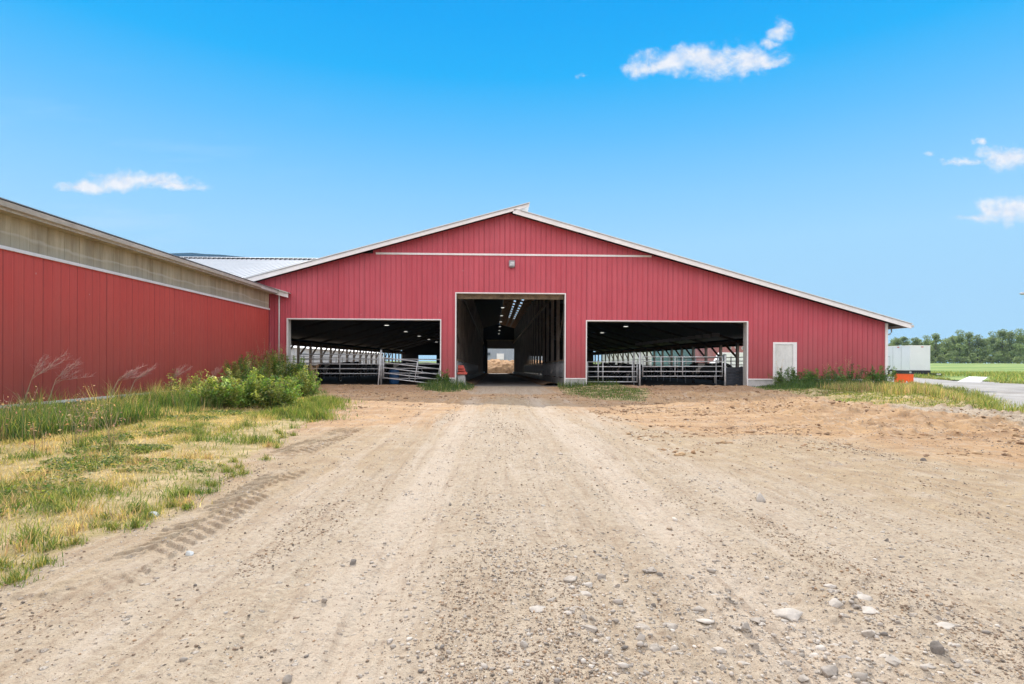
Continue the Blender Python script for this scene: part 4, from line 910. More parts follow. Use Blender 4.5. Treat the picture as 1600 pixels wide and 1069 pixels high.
op(MB().box(a.x+.05,Yo+.07,zz0+.0,b.x-.05,Yo+.2,zz0+.05),'floor_plate',M['black']); op(MB().box(a.x+.0,Yo-.03,zz1-.0,b.x,Yo+.1,zz1+.05),'top_bar',M['black'])
op(MB().tube([(a.x+W*.55,Yo-.05,zz0+.16),(a.x+W*.72,Yo-.05,zz0+.06)],.035,8),'pin',M['galv'])
# white concrete ramp slab
q=[G(1495,597,.02),G(1532,598,.02),G(1543,589.5,.0),G(1513,588,.0)]
rb1,rb2=P(1514,588.3,49.5),P(1543,589.3,49.5); rp_=[(q[0].x,q[0].y,.05),(q[1].x,q[1].y,.05),tuple(rb2),tuple(rb1)]
mb=MB(); mb.add([(p[0],p[1],p[2]) for p in rp_]+[(p[0],p[1],-.2) for p in rp_],[(0,1,2,3),(7,6,5,4),(0,4,5,1),(1,5,6,2),(2,6,7,3),(3,7,4,0)])
M['slab']=simple('white_concrete_slab',(.74,.71,.70),.8,0,.05,1)
mb.build('loading_ramp',M['slab'],None,bevel=.02,label='low white concrete ramp slab at the edge of the meadow',cat='ramp')
# yard lamp whose head just enters at the right edge
yl=empty('yard_lamp',(P(1625,560,50).x,50,0),label='tall yard lamp whose grey head just reaches into the right edge of the picture',cat='street lamp')
px=P(1625,459,50); hd=P(1593,459,50); 
pw(MB().tube([(px.x,50,0),(px.x,50,px.z-.3)],[.10,.06],10).build('pole',M['galvd'],None,smooth=True),yl)
pw(MB().tube([(px.x,50,px.z-.3),(px.x-.3,50,px.z-.02),(hd.x+.7,50,px.z)],.04,8).build('arm',M['galvd'],None,smooth=True),yl)
pw(MB().tube([(hd.x+.75,50,px.z),(hd.x+.55,50,px.z),(hd.x+.2,50,px.z-.01),(hd.x,50,px.z-.01)],[.06,.12,.12,.03],10).build('lamp_head',M['galvd'],None,smooth=True),yl)
# ------------------------------------------------------------------ vegetation
def blades(x,y,h,w,col,lean=.25,zf=ghi,segs=2,rng=RNG,tipcol=None,bend=(0,0)):
    n=len(x); z=zf(x,y)-.01; a=rng.uniform(0,2*math.pi,n); dx=np.cos(a);dy=np.sin(a); la=rng.uniform(0,2*math.pi,n); ll=h*lean*rng.uniform(.2,1.4,n)
    lx=np.cos(la)*ll+bend[0]*h; ly=np.sin(la)*ll+bend[1]*h; hz=np.sqrt(np.maximum(h*h*.99-ll*ll*.8,.2*h*h)); V=np.zeros((n,5,3)); w=w/2
    V[:,0]=np.stack([x-dx*w,y-dy*w,z],1);V[:,1]=np.stack([x+dx*w,y+dy*w,z],1)
    V[:,2]=np.stack([x-dx*w*.75+lx*.3,y-dy*w*.75+ly*.3,z+hz*.55],1);V[:,3]=np.stack([x+dx*w*.75+lx*.3,y+dy*w*.75+ly*.3,z+hz*.55],1)
    V[:,4]=np.stack([x+lx,y+ly,z+hz],1)
    b=(np.arange(n)*5)[:,None]; Fc=np.concatenate([b+np.array([[0,1,2]]),b+np.array([[1,3,2]]),b+np.array([[2,3,4]])])
    C=np.repeat(col[:,None,:],5,1)
    if tipcol is not None: C[:,4]=tipcol
    return V.reshape(-1,3),Fc,C.reshape(-1,3)
def leaves(c,size,col,rng=RNG,upb=.3):
    n=len(c); nrm=rng.normal(size=(n,3)); nrm[:,2]=np.abs(nrm[:,2])+upb; nrm/=np.linalg.norm(nrm,axis=1)[:,None]
    t=rng.normal(size=(n,3)); t-=nrm*(t*nrm).sum(1)[:,None]; t/=np.linalg.norm(t,axis=1)[:,None]; b=np.cross(nrm,t); s=size[:,None]
    V=np.stack([c-t*s*.5,c+b*s*.24+nrm*s*.05,c+t*s*.5-nrm*s*.08,c-b*s*.24+nrm*s*.05],1)
    i=(np.arange(n)*4)[:,None]; Fc=np.concatenate([i+np.array([[0,1,2]]),i+np.array([[0,2,3]])])
    return V.reshape(-1,3),Fc,np.repeat(col[:,None,:],4,1).reshape(-1,3)
def join(parts):
    V=[];Fs=[];C=[];o=0
    for v,f,c in parts: V.append(v);Fs.append(f+o);C.append(c);o+=len(v)
    return np.concatenate(V),np.concatenate(Fs),np.concatenate(C)
PAL={'straw':(.58,.46,.24),'yel':(.40,.34,.12),'yg':(.22,.25,.065),'green':(.105,.18,.035),'dark':(.05,.115,.022),'blue':(.075,.15,.05),'pale':(.33,.36,.14),'dry':(.40,.30,.17),'pink':(.46,.27,.2)}
def pal(names,wts,n,rng=RNG,var=.22):
    A=np.array([PAL[k] for k in names]); i=rng.choice(len(names),n,p=np.array(wts)/sum(wts)); return np.clip(A[i]*(1+rng.normal(0,var,(n,1)))*(1+rng.normal(0,.06,(n,3))),.01,.9)
def scatter(poly,n,rng=RNG,dens=None):
    xs=[p[0] for p in poly]; ys=[p[1] for p in poly]; X=rng.uniform(min(xs),max(xs),n*3); Y=rng.uniform(min(ys),max(ys),n*3)
    k=inpoly(X+.35*(fbm(X*1.2,Y*1.2,401)-.5),Y+.5*(fbm(X*1.2,Y*1.2,402)-.5),poly); X=X[k];Y=Y[k]
    if dens is not None: k=rng.random(len(X))<dens(X,Y); X=X[k];Y=Y[k]
    return X[:n],Y[:n]
vis=lambda X,Y:(X>-.93*Y-.6)
# turf of the verge
def dturf(X,Y):
    d=polydist(X,Y,VERGE); p=fbm(X*.75,Y*.75,411); q_=fbm(X*2.6,Y*2.6,413)
    m=ss(.38,.58,p*.6+q_*.4)*.93+.07; edge=.12+.88*ss(.0,1.1,d+.7*(q_-.5)); far=np.clip((5.5/np.maximum(Y,3))**1.3,.14,1)
    return m*edge*far*vis(X,Y)
X,Y=scatter(VERGE,230000,dens=dturf); n=len(X)
t=fbm(X*.9,Y*.9,421)+.45*(fbm(X*3,Y*3,423)-.5)+RNG.normal(0,.07,n)-.03
A=np.array([PAL['straw'],PAL['yel'],PAL['yg'],PAL['green']]); kk=np.clip((t-.32)/.34*3,0,2.999); i0=kk.astype(int); fr=(kk-i0)[:,None]
col=A[i0]*(1-fr)+A[np.minimum(i0+1,3)]*fr; col=col*(1+RNG.normal(0,.18,(n,1)))
hh=RNG.uniform(.02,.08,n)*(1+.8*ss(.45,.7,fbm(X*1.5,Y*1.5,425)))*(1+.03*Y)
v,f,c=blades(X,Y,hh,RNG.uniform(.003,.006,n)*(1+.14*Y),np.clip(col,.01,.9),.85)
mesh_np('grass',v,f,M['leaf'],col=c,kind='stuff',label='short yellow-green grass of the verge by the left shed',cat='grass')
# taller bunch grasses dotted over the verge
bx=[];by=[]
for k in range(150):
    u=RNG.uniform(-20,470); v_=RNG.uniform(640,900); p=G(u,v_)
    if inpoly(np.array([p.x]),np.array([p.y]),VERGE)[0]: bx.append(p.x); by.append(p.y)
def bunch(cx,cy,num,hmin,hmax,rad,cols,wts,label):
    X=[];Y=[];Hh=[]
    for a,b in zip(cx,cy):
        sc_=RNG.uniform(.4,1.3); k=int(num*RNG.uniform(.4,1.2)); r=np.abs(RNG.normal(0,rad*sc_,k)); t=RNG.uniform(0,6.28,k); X.append(a+r*np.cos(t));Y.append(b+r*np.sin(t)); Hh.append(RNG.uniform(hmin,hmax,k)*sc_)
    X=np.concatenate(X);Y=np.concatenate(Y);Hh=np.concatenate(Hh); n=len(X)
    v,f,c=blades(X,Y,Hh,RNG.uniform(.7,1.3,n)*.0042*(1+.10*Y),pal(cols,wts,n),.6); mesh_np('grass',v,f,M['leaf'],col=c,kind='stuff',label=label,cat='grass')
bunch(bx[::2],by[::2],150,.05,.20,.12,['green','yg','dark','pale'],[4,4,2,2],'ragged green bunches of grass dotted over the verge')
bunch(bx[1::2],by[1::2],120,.05,.18,.15,['straw','dry','yel','pink'],[4,3,2,1],'ragged straw-coloured bunches of grass dotted over the verge')
tx=[];ty=[]
for k in range(85):
    y_=RNG.uniform(9.5,27); x_=XW+.5+abs(RNG.normal(0,1.3)); tx.append(x_); ty.append(y_)
bunch(tx[::2],ty[::2],110,.30,.75,.13,['green','blue','yg','pale'],[4,2,3,2],'tall ragged green weeds standing near the left shed wall')
bunch(tx[1::2],ty[1::2],70,.30,.80,.13,['dry','pale','yel','straw'],[3,4,2,2],'tall ragged seeding grass standing near the left shed wall')
# dead straw mat
X,Y=scatter(VERGE,70000,dens=lambda X,Y:ss(.62,.4,fbm(X*.75,Y*.75,411))*np.clip(8/np.maximum(Y,3),.2,1)*ss(.1,1.2,polydist(X,Y,VERGE))*vis(X,Y)); n=len(X)
v,f,c=blades(X,Y,RNG.uniform(.04,.10,n),RNG.uniform(.002,.004,n)*(1+.12*Y),pal(['straw','dry','yel'],[5,2,2],n),1.3)
mesh_np('straw',v,f,M['leaf'],col=c,kind='stuff',label='dry straw-coloured dead grass between the green patches of the verge',cat='dry grass')
# tufts along the verge edge
def tuft_set(cx,cy,num,hmin,hmax,rad,cols,wts,name,label,wb=.006,lean=.45,kind='stuff',cat='grass'):
    X=[];Y=[];Hh=[]
    for a,b in zip(cx,cy):
        k=int(num*RNG.uniform(.6,1.3)); r=np.abs(RNG.normal(0,rad*RNG.uniform(.6,1.3),k)); t=RNG.uniform(0,6.28,k); X.append(a+r*np.cos(t));Y.append(b+r*np.sin(t)); Hh.append(RNG.uniform(hmin,hmax,k)*np.clip(1.15-r/(rad*2.6),.35,1.1))
    X=np.concatenate(X);Y=np.concatenate(Y);Hh=np.concatenate(Hh); n=len(X)
    v,f,c=blades(X,Y,Hh,RNG.uniform(.7,1.3,n)*wb*(1+.08*Y),pal(cols,wts,n),lean)
    return mesh_np(name,v,f,M['leaf'],col=c,kind=kind,label=label,cat=cat)
ed=[G(u,v) for u,v in [(30,905),(60,880),(190,822),(200,815),(272,793),(300,778),(318,765),(365,742),(405,722),(430,700),(460,672),(452,680),(110,858),(240,815),(385,735),(20,912),(345,752),(505,650),(478,660)]]
ed=[Vector((p.x+RNG.normal(0,.12)-.05,p.y+RNG.normal(0,.15),0)) for p in ed for _ in range(2)]
tuft_set([p.x for p in ed],[p.y for p in ed],120,.04,.12,.08,['green','yg','yel'],[5,5,3],'grass','bright green grass tufts along the dirt edge of the verge',wb=.004,lean=.7)
ed=[G(u,v) for u,v in [(515,636),(500,640),(520,630),(490,632),(480,645),(505,628),(470,640),(455,652),(440,655),(495,655)]]
tuft_set([p.x for p in ed],[p.y for p in ed],650,.07,.30,.55,['green','yg','yel'],[5,4,1],'grass','knee-high green grass at the end of the verge near the left opening')
# tall grass along the shed wall
def dtall(X,Y): return ss(2.4,1.3,X-XW-.9*(fbm(X*.0,Y*.5,431)-.5)*2)*vis(X,Y)*np.clip(12/Y,.5,1)
X,Y=scatter([(-12,8),(-8.2,8),(-8.2,29.9),(-12,29.9)],42000,dens=dtall); X=np.maximum(X,XW+.1); n=len(X)
v,f,c=blades(X,Y,RNG.uniform(.10,.46,n)*(.2+1.0*fbm(X*.9,Y*.9,433))*(.3+.7*ss(.3,1.8,X-XW)),RNG.uniform(.005,.009,n)*(1+.04*Y),pal(['green','yg','pale','yel','dry','blue'],[4,4,3,3,2,2],n),.5)
mesh_np('tall_grass',v,f,M['leaf'],col=c,kind='stuff',label='tall green and seeding grass growing along the foot of the left shed',cat='grass')
X,Y=scatter([(-12,9),(-7.2,9),(-7.2,17),(-12,17)],24000,dens=lambda X,Y:ss(.42,.62,fbm(X*.55,Y*.55,437))*vis(X,Y)); X=np.maximum(X,XW+.1); n=len(X)
v,f,c=blades(X,Y,RNG.uniform(.12,.5,n)*(.3+.7*ss(.3,1.8,X-XW)),RNG.uniform(.006,.010,n)*1.6,pal(['green','blue','dark','yg','dry'],[5,4,2,3,2],n),.35)
mesh_np('tall_grass',v,f,M['leaf'],col=c,kind='stuff',label='thick dark green grass at the far left of the verge',cat='grass')
# low broad-leaved weeds
def weedpatch(spots,name,label,dn=420,ls=(.018,.042),hmax=.10):
    P_=[];Ss=[];Cs=[]
    for (cx_,cy_,r1,r2) in spots:
        n=int(dn*r1*r2*14); a=RNG.uniform(0,6.28,n); r=np.sqrt(RNG.random(n)); X=cx_+r*r1*np.cos(a);Y=cy_+r*r2*np.sin(a); k=RNG.random(n)<ss(.3,.6,fbm(X*4,Y*4,441)); X=X[k];Y=Y[k];n=len(X)
        Z=ghi(X,Y)+RNG.uniform(.01,hmax,n)*(1.2-r[k]*.8); P_.append(np.stack([X,Y,Z],1)); Ss.append(RNG.uniform(*ls,n)*(1+.05*Y)); Cs.append(pal(['green','dark','yg','yel'],[4,3,4,2],n))
    v,f,c=leaves(np.concatenate(P_),np.concatenate(Ss),np.concatenate(Cs),upb=1.2)
    return mesh_np(name,v,f,M['leaf'],col=c,kind='stuff',label=label,cat='weeds')
sp=[]
for u,v_,a,b in [(230,735,1.3,.5),(150,730,.9,.4),(80,765,.7,.35),(50,780,.5,.3),(200,710,.8,.5),(175,712,.8,.5),(215,688,.7,.4),(265,680,.7,.5),(100,745,.6,.4),(160,695,.6,.5),(5,815,.25,.18),(290,660,.9,.7),(340,650,1,.7)]:
    p=G(u,v_); sp.append((p.x,p.y,a*.75,b*.8))
weedpatch(sp,'weeds','patches of low dark green broad-leaved weeds on the verge')
# leafy weed bushes
def bush(name,label,cx_,cy_,rx,ry,h,n,cols,wts,ls=(.06,.13),stems=14,group=None,cat='weed plant'):
    z0=float(ghi(np.array([cx_]),np.array([cy_]))[0]); r=empty(name,(cx_,cy_,z0),label=label,cat=cat,group=group)
    rng=np.random.default_rng(int(abs(cx_*977+cy_*131))+5); pts=[];cc=[]; mb=MB()
    for s in range(stems):
        a=rng.uniform(0,6.28); q_=rng.random()**.6; bx,by=q_*rx*math.cos(a)*.75,q_*ry*math.sin(a)*.75; hh=h*rng.uniform(.42,1.1)*(1-.35*q_*q_)
        tx,ty=bx*1.45+rng.normal(0,.06),by*1.45+rng.normal(0,.06); mb.tube([(bx*.6,by*.6,-.05),(bx,by,hh*.5),(tx,ty,hh)],[.012,.009,.004],5)
        k=n//stems; t=rng.random(k)**.75; px_=np.where(t<.5,bx*.6+(bx*.4)*t*2,bx+(tx-bx)*(t-.5)*2); py_=np.where(t<.5,by*.6+(by*.4)*t*2,by+(ty-by)*(t-.5)*2)
        w=.035+.11*(1-t); pts.append(np.stack([px_+rng.normal(0,1,k)*w,py_+rng.normal(0,1,k)*w,t*hh+rng.normal(0,.04,k)+.03],1))
        base=pal(cols,wts,1,rng)[0]*1.5; cc.append(np.clip(base*(1+rng.normal(0,.2,(k,1))),.01,.9))
    mb.build('stems',M['stem'],r,smooth=True)
    pts=np.concatenate(pts); pts[:,2]=np.maximum(pts[:,2],.02); v,f,c=leaves(pts,rng.uniform(*ls,len(pts)),np.concatenate(cc),rng,.4); mesh_np('foliage',v,f,M['leaf'],parent=r,col=c); return r
M['stem']=simple('weed_stem',(.16,.17,.07),.8)
bp=[((430,600),.85,.7,1.55,3600,'tallest leafy green weed bush against the barn corner'),((402,615),.8,.7,1.15,3000,'leafy green weed bush left of the tallest one by the barn corner'),((462,612),.7,.6,1.05,2600,'bright green weed bush just in front of the left barn opening'),
 ((478,622),.5,.5,.8,1600,'small yellow-green weed bush nearest the left barn opening'),((380,640),.9,.7,.75,2600,'low dark green weed clump in front of the tall bushes'),((345,640),.8,.6,.6,2000,'low leafy weed clump furthest left of the bushes by the shed'),((430,640),.8,.6,.7,2300,'rounded weed clump at the front of the bushes')]
for (uv,rx,ry,h,n,lab) in bp:
    p=G(*uv)
    if uv==(430,600): p=Vector((-10.9,28.6,0))
    if uv==(402,615): p=Vector((-10.4,24.0,0))
    if uv==(462,612): p=Vector((-9.0,26.0,0))
    p.x=max(p.x,XW+.75); bush('weed_bush',lab,p.x,p.y,rx*.95,ry,h*1.32,int(n*2.3),['green','yg','dark','pale'],[5,4,2,1],stems=46,group='leafy weeds at the corner of shed and barn',ls=(.045,.10))
for k in range(16):
    x_=-10.9+2.6*RNG.random(); y_=24.5-6.5*RNG.random(); bush('tall_weed','short leafy weed stem at the foot of the bushes by the left shed',x_,y_,.25,.25,RNG.uniform(.5,1.05),330,['green','yg','pale','yel'],[3,4,2,1],stems=4,ls=(.035,.08),group='short leafy weeds along the left shed')
for k in range(20):
    x_=-11.0+2.4*RNG.random(); y_=29.0-4.5*RNG.random(); bush('tall_weed','upright leafy weed stem rising out of the bushes at the barn corner',x_,y_,.22,.2,RNG.uniform(1.5,2.25)*(1-.16*(x_+11)),420,['green','yg','dark','pale'],[4,4,2,1],stems=4,ls=(.04,.09),group='upright leafy weeds at the barn corner')
p=G(694,606); bush('weed_bush','dark green weed clump at the pillar left of the tall doorway',p.x,29.6,.45,.3,.85,1300,['dark','blue','green'],[3,2,2],stems=14,ls=(.05,.11))
# reddish seeding stalks above the bush, dry stalks along the verge
def stalk(name,label,x,y,h,seed,pinkish=True,group=None,n=9,spread=.28,heads=26,r0=.006):
    rng=np.random.default_rng(seed); z0=float(ghi(np.array([x]),np.array([y]))[0]); r=empty(name,(x,y,z0),label=label,cat='weed plant',group=group); mb=MB(); pts=[]
    for s in range(n):
        a=rng.uniform(0,6.28); hh=h*rng.uniform(.65,1.05); d=spread*rng.uniform(.2,1)*hh
        p1=Vector((math.cos(a)*d*.3,math.sin(a)*d*.3,hh*.5)); p2=Vector((math.cos(a)*d,math.sin(a)*d,hh)); mb.tube([(math.cos(a)*.03,math.sin(a)*.03,-.03),p1,p2],[r0,r0*.8,r0*.4],4)
        t=rng.random(heads)**.6; base=np.array(p1)[None]*(1-t[:,None])+np.array(p2)[None]*t[:,None]; pts.append(base+rng.normal(0,.035,(heads,3)))
    mb.build('stems',M['drystem'],r,smooth=True); pts=np.concatenate(pts)
    v,f,c=leaves(pts,rng.uniform(.02,.055,len(pts)),pal(['pink','dry','straw'] if pinkish else ['dry','straw'],[4,3,1] if pinkish else [2,2],len(pts),rng),rng); mesh_np('seed_heads',v,f,M['leaf'],parent=r,col=c); return r
M['drystem']=simple('dry_stem',(.42,.31,.19),.9)
for k,(x_,y_,h,lab) in enumerate([(-11.2,28.3,2.35,'pinkish seeding dock stalks rising above the bush at the downspout'),(-10.5,28.3,2.2,'pinkish seeding stalks just right of the downspout'),(-11.4,27.0,1.75,'short reddish seeding stalks left of the bush against the red wall'),(-8.7,27.8,1.5,'thin brown stalks in front of the left opening'),(-8.3,26.6,1.25,'green-brown seeding stalk nearest the left opening')]):
    stalk('seeding_weed',lab,x_,y_,h,500+k,group='seeding dock stalks at the barn corner')
GR='dry bare weed stalks standing along the shed'
for k in range(26):
    u=RNG.uniform(2,190); v_=RNG.uniform(668,722); p=G(u,v_); x_=max(p.x,XW+.3)
    stalk('dry_weed',"thin dry brown weed stalk standing in the grass at the far left",x_,p.y,RNG.uniform(.35,.8),600+k,True,GR,n=3,spread=.55,heads=5,r0=.0035)
# feathery seed grasses against the red wall
def plume(label,x,y,h,lx,ly,seed):
    rng=np.random.default_rng(seed); z0=float(ghi(np.array([x]),np.array([y]))[0]); r=empty('feathery_grass',(x,y,z0),label=label,cat='grass plant',group='dry feathery seed grasses in front of the red shed wall'); mb=MB(); mb2=MB()
    for s in range(5):
        j=rng.normal(0,.22,3); tip=Vector((lx+j[0]*.6,ly*(.5+.8*rng.random())+j[1]*1.5,h*(.65+.45*rng.random()))); mid=Vector((lx*.35,ly*.35,h*.62)); mb.tube([(j[0]*.2,j[1]*.2,-.03),mid*(1+.25*j[2]),tip],[.006,.0045,.002],4)
        for b in range(44):
            t=rng.uniform(.25,1); q_=mid.lerp(tip,t); e_=q_+Vector((rng.normal(0,.05)+.3*lx*.2,rng.normal(0,.09)+.2*ly*.5,rng.uniform(.0,.14))); mb2.tube([q_,e_],[.0028,.0016],3)
    mb.build('stems',M['drystem'],r); mb2.build('seed_heads',M['plume'],r)
M['plume']=simple('plume',(.55,.30,.24),.9)
for k,(u,v0_,h,ly,lab) in enumerate([(30,660,1.35,1.0,'feathery dry grass plume against the red wall at the far left'),(70,655,1.2,.9,'feathery dry grass plume just right of the far left one'),(165,650,1.15,1.6,'large feathery dry grass bending right in the middle of the red wall'),(195,645,1.05,1.3,'second feathery dry grass bending right in the middle of the red wall'),(262,632,1.0,.8,'small feathery dry grass right of the middle of the red wall'),(330,622,1.0,.7,'feathery dry grass near the far end of the red wall')]):
    d=fw+rt*((u-800)/F); yy=(XW+.45)/(d.x/d.y); plume(lab,XW+.45,yy,h,.05,ly,700+k)
# grass clumps against the barn
def clump(poly,n,h,cols,wts,label,dens=None,lean=.35,wb=.010):
    X,Y=scatter(poly,n,dens=dens); k=Y<30.42; X=X[k];Y=Y[k]; n=len(X); d=polydist(X,Y,poly); hh=RNG.uniform(.35,1,n)*h(X,Y,d)
    v,f,c=blades(X,Y,hh,RNG.uniform(.7,1.3,n)*wb*1.9,pal(cols,wts,n),lean); return mesh_np('grass',v,f,M['leaf'],col=c,kind='stuff',label=label,cat='grass')
clump(LEFTG,5200,lambda X,Y,d:.10+.35*ss(0,.8,d)+.15*(Y>29),['green','dark','blue','pale'],[4,3,2,1],'green grass around the pillar left of the tall doorway')
clump(MIDG,9000,lambda X,Y,d:.05+.08*ss(0,.8,d)+.38*ss(28.8,30.2,Y)*(X<6.5),['green','blue','dark','yg'],[5,2,2,2],'green grass at the pillar right of the tall doorway')
def hb(X,Y,d): return (.10+.5*ss(.3,2.0,d)*ss(25.5,29.5,Y))*(1+.5*ss(13,20,X)*ss(27,30,Y))
bk=[p for p in BANK]
X,Y=scatter(bk,46000,dens=lambda X,Y:(X<23.5)*(Y<30.42)*(1-.8*ss(15,17.5,X)*(Y<23))*ss(-.1,.6,polydist(X,Y,BANK)+.6*(fbm(X*.8,Y*.8,451)-.5))); n=len(X); d=polydist(X,Y,BANK); sh=ss(23.5,26.2,Y)
col=np.where((RNG.random(n)<sh)[:,None],pal(['green','dark','blue'],[4,3,3],n),pal(['green','yg','yel','pale'],[4,4,1.6,1],n)); patch=ss(.5,.7,fbm(X*.6,Y*1.2,455)); col=np.where((RNG.random(n)<patch*.5*(1-sh))[:,None],pal(['straw','yel'],[1,1],n),col)  # darker greens toward the barn: its shade put into blade colours
kq=(np.abs(X/Y-.72)<.045)&(Y>24); v,f,c=blades(X,Y,np.where(kq,.3,1)*RNG.uniform(.4,1,n)*hb(X,Y,d)*(.5+fbm(X*1.1,Y*1.1,457)),RNG.uniform(.012,.022,n),col,.4)
mesh_np('grass',v,f,M['leaf'],col=c,kind='stuff',label='green grass along the foot of the barn by the white door',cat='grass')
X,Y=scatter(bk,52000,dens=lambda X,Y:ss(20.5,22,X+ (Y<26)*6)*ss(0.05,.6,polydist(X,Y,BANK)+.5*(fbm(X*.8,Y*.8,461)-.5))); n=len(X); d=polydist(X,Y,BANK)
kq=(np.abs(X/Y-.715)<.035)&(Y>24); v,f,c=blades(X,Y,np.where(kq,.35,1)*RNG.uniform(.35,1,n)*(.2+.40*ss(.2,2,d))*(.6+.6*fbm(X*.7,Y*.7,463)),RNG.uniform(.010,.020,n),pal(['pale','yel','yg','straw','pink','green'],[5,4,3,3,1.5,2],n),.4)
mesh_np('tall_grass',v,f,M['leaf'],col=c,kind='stuff',label='pale yellow seeding grass on the bank beside the gravel road',cat='grass')
for k,(x_,h,lab) in enumerate([(15.3,1.5,'thin tall seeding weed against the red wall right of the white door'),(18.9,1.7,'tallest seeding weed against the red wall near the corner'),(17.9,1.4,'seeding weed against the red wall left of the tallest')]):
    stalk('seeding_weed',lab,x_,29.9,h,800+k,False,n=7,heads=16)
# weeds at the man door
bush('weed_bush','dark weed growing up in front of the white door',P(1237,595).x,29.9,.3,.25,1.0,700,['dark','blue','green'],[2,2,2],stems=8,ls=(.05,.1))
bush('weed_bush','dark weed clump against the left frame of the white door',P(1212,595).x,29.9,.35,.25,.8,700,['dark','blue','green'],[2,2,2],stems=8,ls=(.05,.1))
for k,(x_,w) in enumerate([(15.6,1.1),(17.2,1.2),(18.7,1.2),(20.3,1.1)]):
    bush('weed_bush',['dark','broad dark','tall dark','last dark'][k]+' leafy weed clump against the barn wall '+['nearest the white door','in the middle right of the door','before the corner','at the barn corner'][k],x_,29.3,w,.75,1.0+.07*k,3400,['dark','blue','green'],[3,3,3],stems=34,ls=(.05,.10))
# field grasses: rough band at its near edge
X=RNG.uniform(36,90,26000); Y=RNG.uniform(38,75,26000); k=(X/Y>.62)&(X/Y<1.05)&(polydist(X,Y,ROAD)<-.3)&~((np.abs(X/Y-.845)<.05)&(Y<53)); X=X[k];Y=Y[k]; n=len(X)
v,f,c=blades(X,Y,RNG.uniform(.15,.5,n),RNG.uniform(.03,.06,n),pal(['green','yg','pale','yel'],[4,5,3,2],n),.4,zf=lambda a,b:gz(a,b)+.05)
mesh_np('grass',v,f,M['leaf'],col=c,kind='stuff',label='bright green meadow grass beyond the gravel road',cat='grass')
# ragged grass along the gravel road edges
ed=[]
for (u1,v1),(u2,v2) in zip([(1440,591),(1495,596),(1545,597),(1600,600.5)],[(1495,596),(1545,597),(1600,600.5),(1680,602)]):
    for t in np.linspace(0,1,16): 
        p=G(u1+(u2-u1)*t,v1+(v2-v1)*t); ed.append((p.x+RNG.normal(0,.6),p.y+RNG.normal(0,.8))) if not 1478<u1+(u2-u1)*t<1556 else None
for (u1,v1),(u2,v2) in zip([(1452,604),(1490,613),(1522,623),(1562,637)],[(1490,613),(1522,623),(1562,637),(1600,650)]):
    for t in np.linspace(0,1,12):
        p=G(u1+(u2-u1)*t,v1+(v2-v1)*t); ed.append((p.x+RNG.normal(0,.35),p.y+RNG.normal(0,.4)))
tuft_set([a for a,b in ed],[b for a,b in ed],130,.08,.35,.4,['green','yg','pale','yel'],[3,3,3,2],'grass','ragged tufts of grass creeping over the gravel road edge',wb=.006)
# ------------------------------------------------------------------ trees
M['bark']=simple('bark',(.10,.085,.07),.9,0,.2,6)
def tree_mesh(seed,h,w,n):
    rng=np.random.default_rng(seed); mb=MB(); mb.tube([(0,0,-.3),(.1*rng.normal(),0,h*.35),(.3*rng.normal(),.2,h*.8)],[.32,.24,.08],7); blobs=[]
    for k in range(24):
        t=rng.uniform(.10,.96); rr=w*math.sin(math.pi*min(1,(t*.9+.18)))**.7*rng.uniform(.25,.85); a=rng.uniform(0,6.28); c_=np.array([rr*math.cos(a),rr*math.sin(a),h*t]); blobs.append((c_,w*rng.uniform(.28,.5)))
        if k<9: mb.tube([(0,0,h*t*.7),tuple(c_)],[.09,.03],5)
    P_=[];Cc=[]
    for c_,r in blobs:
        k=n//30; d=rng.normal(size=(k,3)); d/=np.linalg.norm(d,axis=1)[:,None]; q_=c_+d*(r*rng.uniform(.55,1.1,(k,1)))*np.array([1,1,.8]); P_.append(q_); base=np.array([.24,.30,.15])*[1,.82,1.25,.9,1.12,1.0][seed%6]*rng.uniform(.7,1.35); Cc.append(base*(1+rng.normal(0,.2,(k,1))))
    P_=np.concatenate(P_); v,f,c=leaves(P_,rng.uniform(.45,1.0,len(P_)),np.clip(np.concatenate(Cc),.01,.9),rng,.2)
    t_=mb.build('trunk',M['bark'],None,smooth=True); cr_=mesh_np('crown',v,f,M['treeleaf'],col=c); tm,cm=t_.data,cr_.data; bpy.data.objects.remove(t_); bpy.data.objects.remove(cr_); return tm,cm
TM=[tree_mesh(900+k,[17,15,19,16,13,18][k],[4.8,5.2,4.6,5.6,5.0,4.2][k],5200) for k in range(6)]
def tree(x,y,k,s,rz,label):
    r=empty('tree',(x,y,float(gz(x,y))-.2),rz,label=label,cat='tree',group='trees along the far edge of the meadow'); r.scale=(s,s,s)
    for nm,m in (('trunk',TM[k][0]),('crown',TM[k][1])):
        o=bpy.data.objects.new(nm,m); link(o,r)
prof=[(1380,526),(1400,527),(1412,523),(1430,527),(1448,525),(1462,521),(1476,529),(1490,524),(1500,517),(1514,519),(1528,523),(1540,526),(1552,519),(1566,515),(1580,517),(1594,515),(1608,516),(1624,518),(1640,520)]
for k,(u,vt) in enumerate(prof):
    Y=285+ (k*37%5)*7; p=P(u,vt,Y); m=[0,3,5,1,2,0,4,3,2,0,1,5,2,0,3,2,0,5,1][k]; hgt=[17,15,19,16,13,18][m]*1.0
    tree(p.x,Y,m,(p.z-gz(p.x,Y))/hgt,k*1.7,ORD[k]+' leafy tree from the barn corner in the front row beyond the meadow')
for k in range(14):
    u=1376+k*19.5; Y=335; p=P(u,527+4*((k*7)%3),Y); m=(k*5+2)%6; tree(p.x,Y,m,(p.z-gz(p.x,Y))/[17,15,19,16,13,18][m],k*2.3,ORD[k]+' tree from the barn corner in the rear row beyond the meadow')
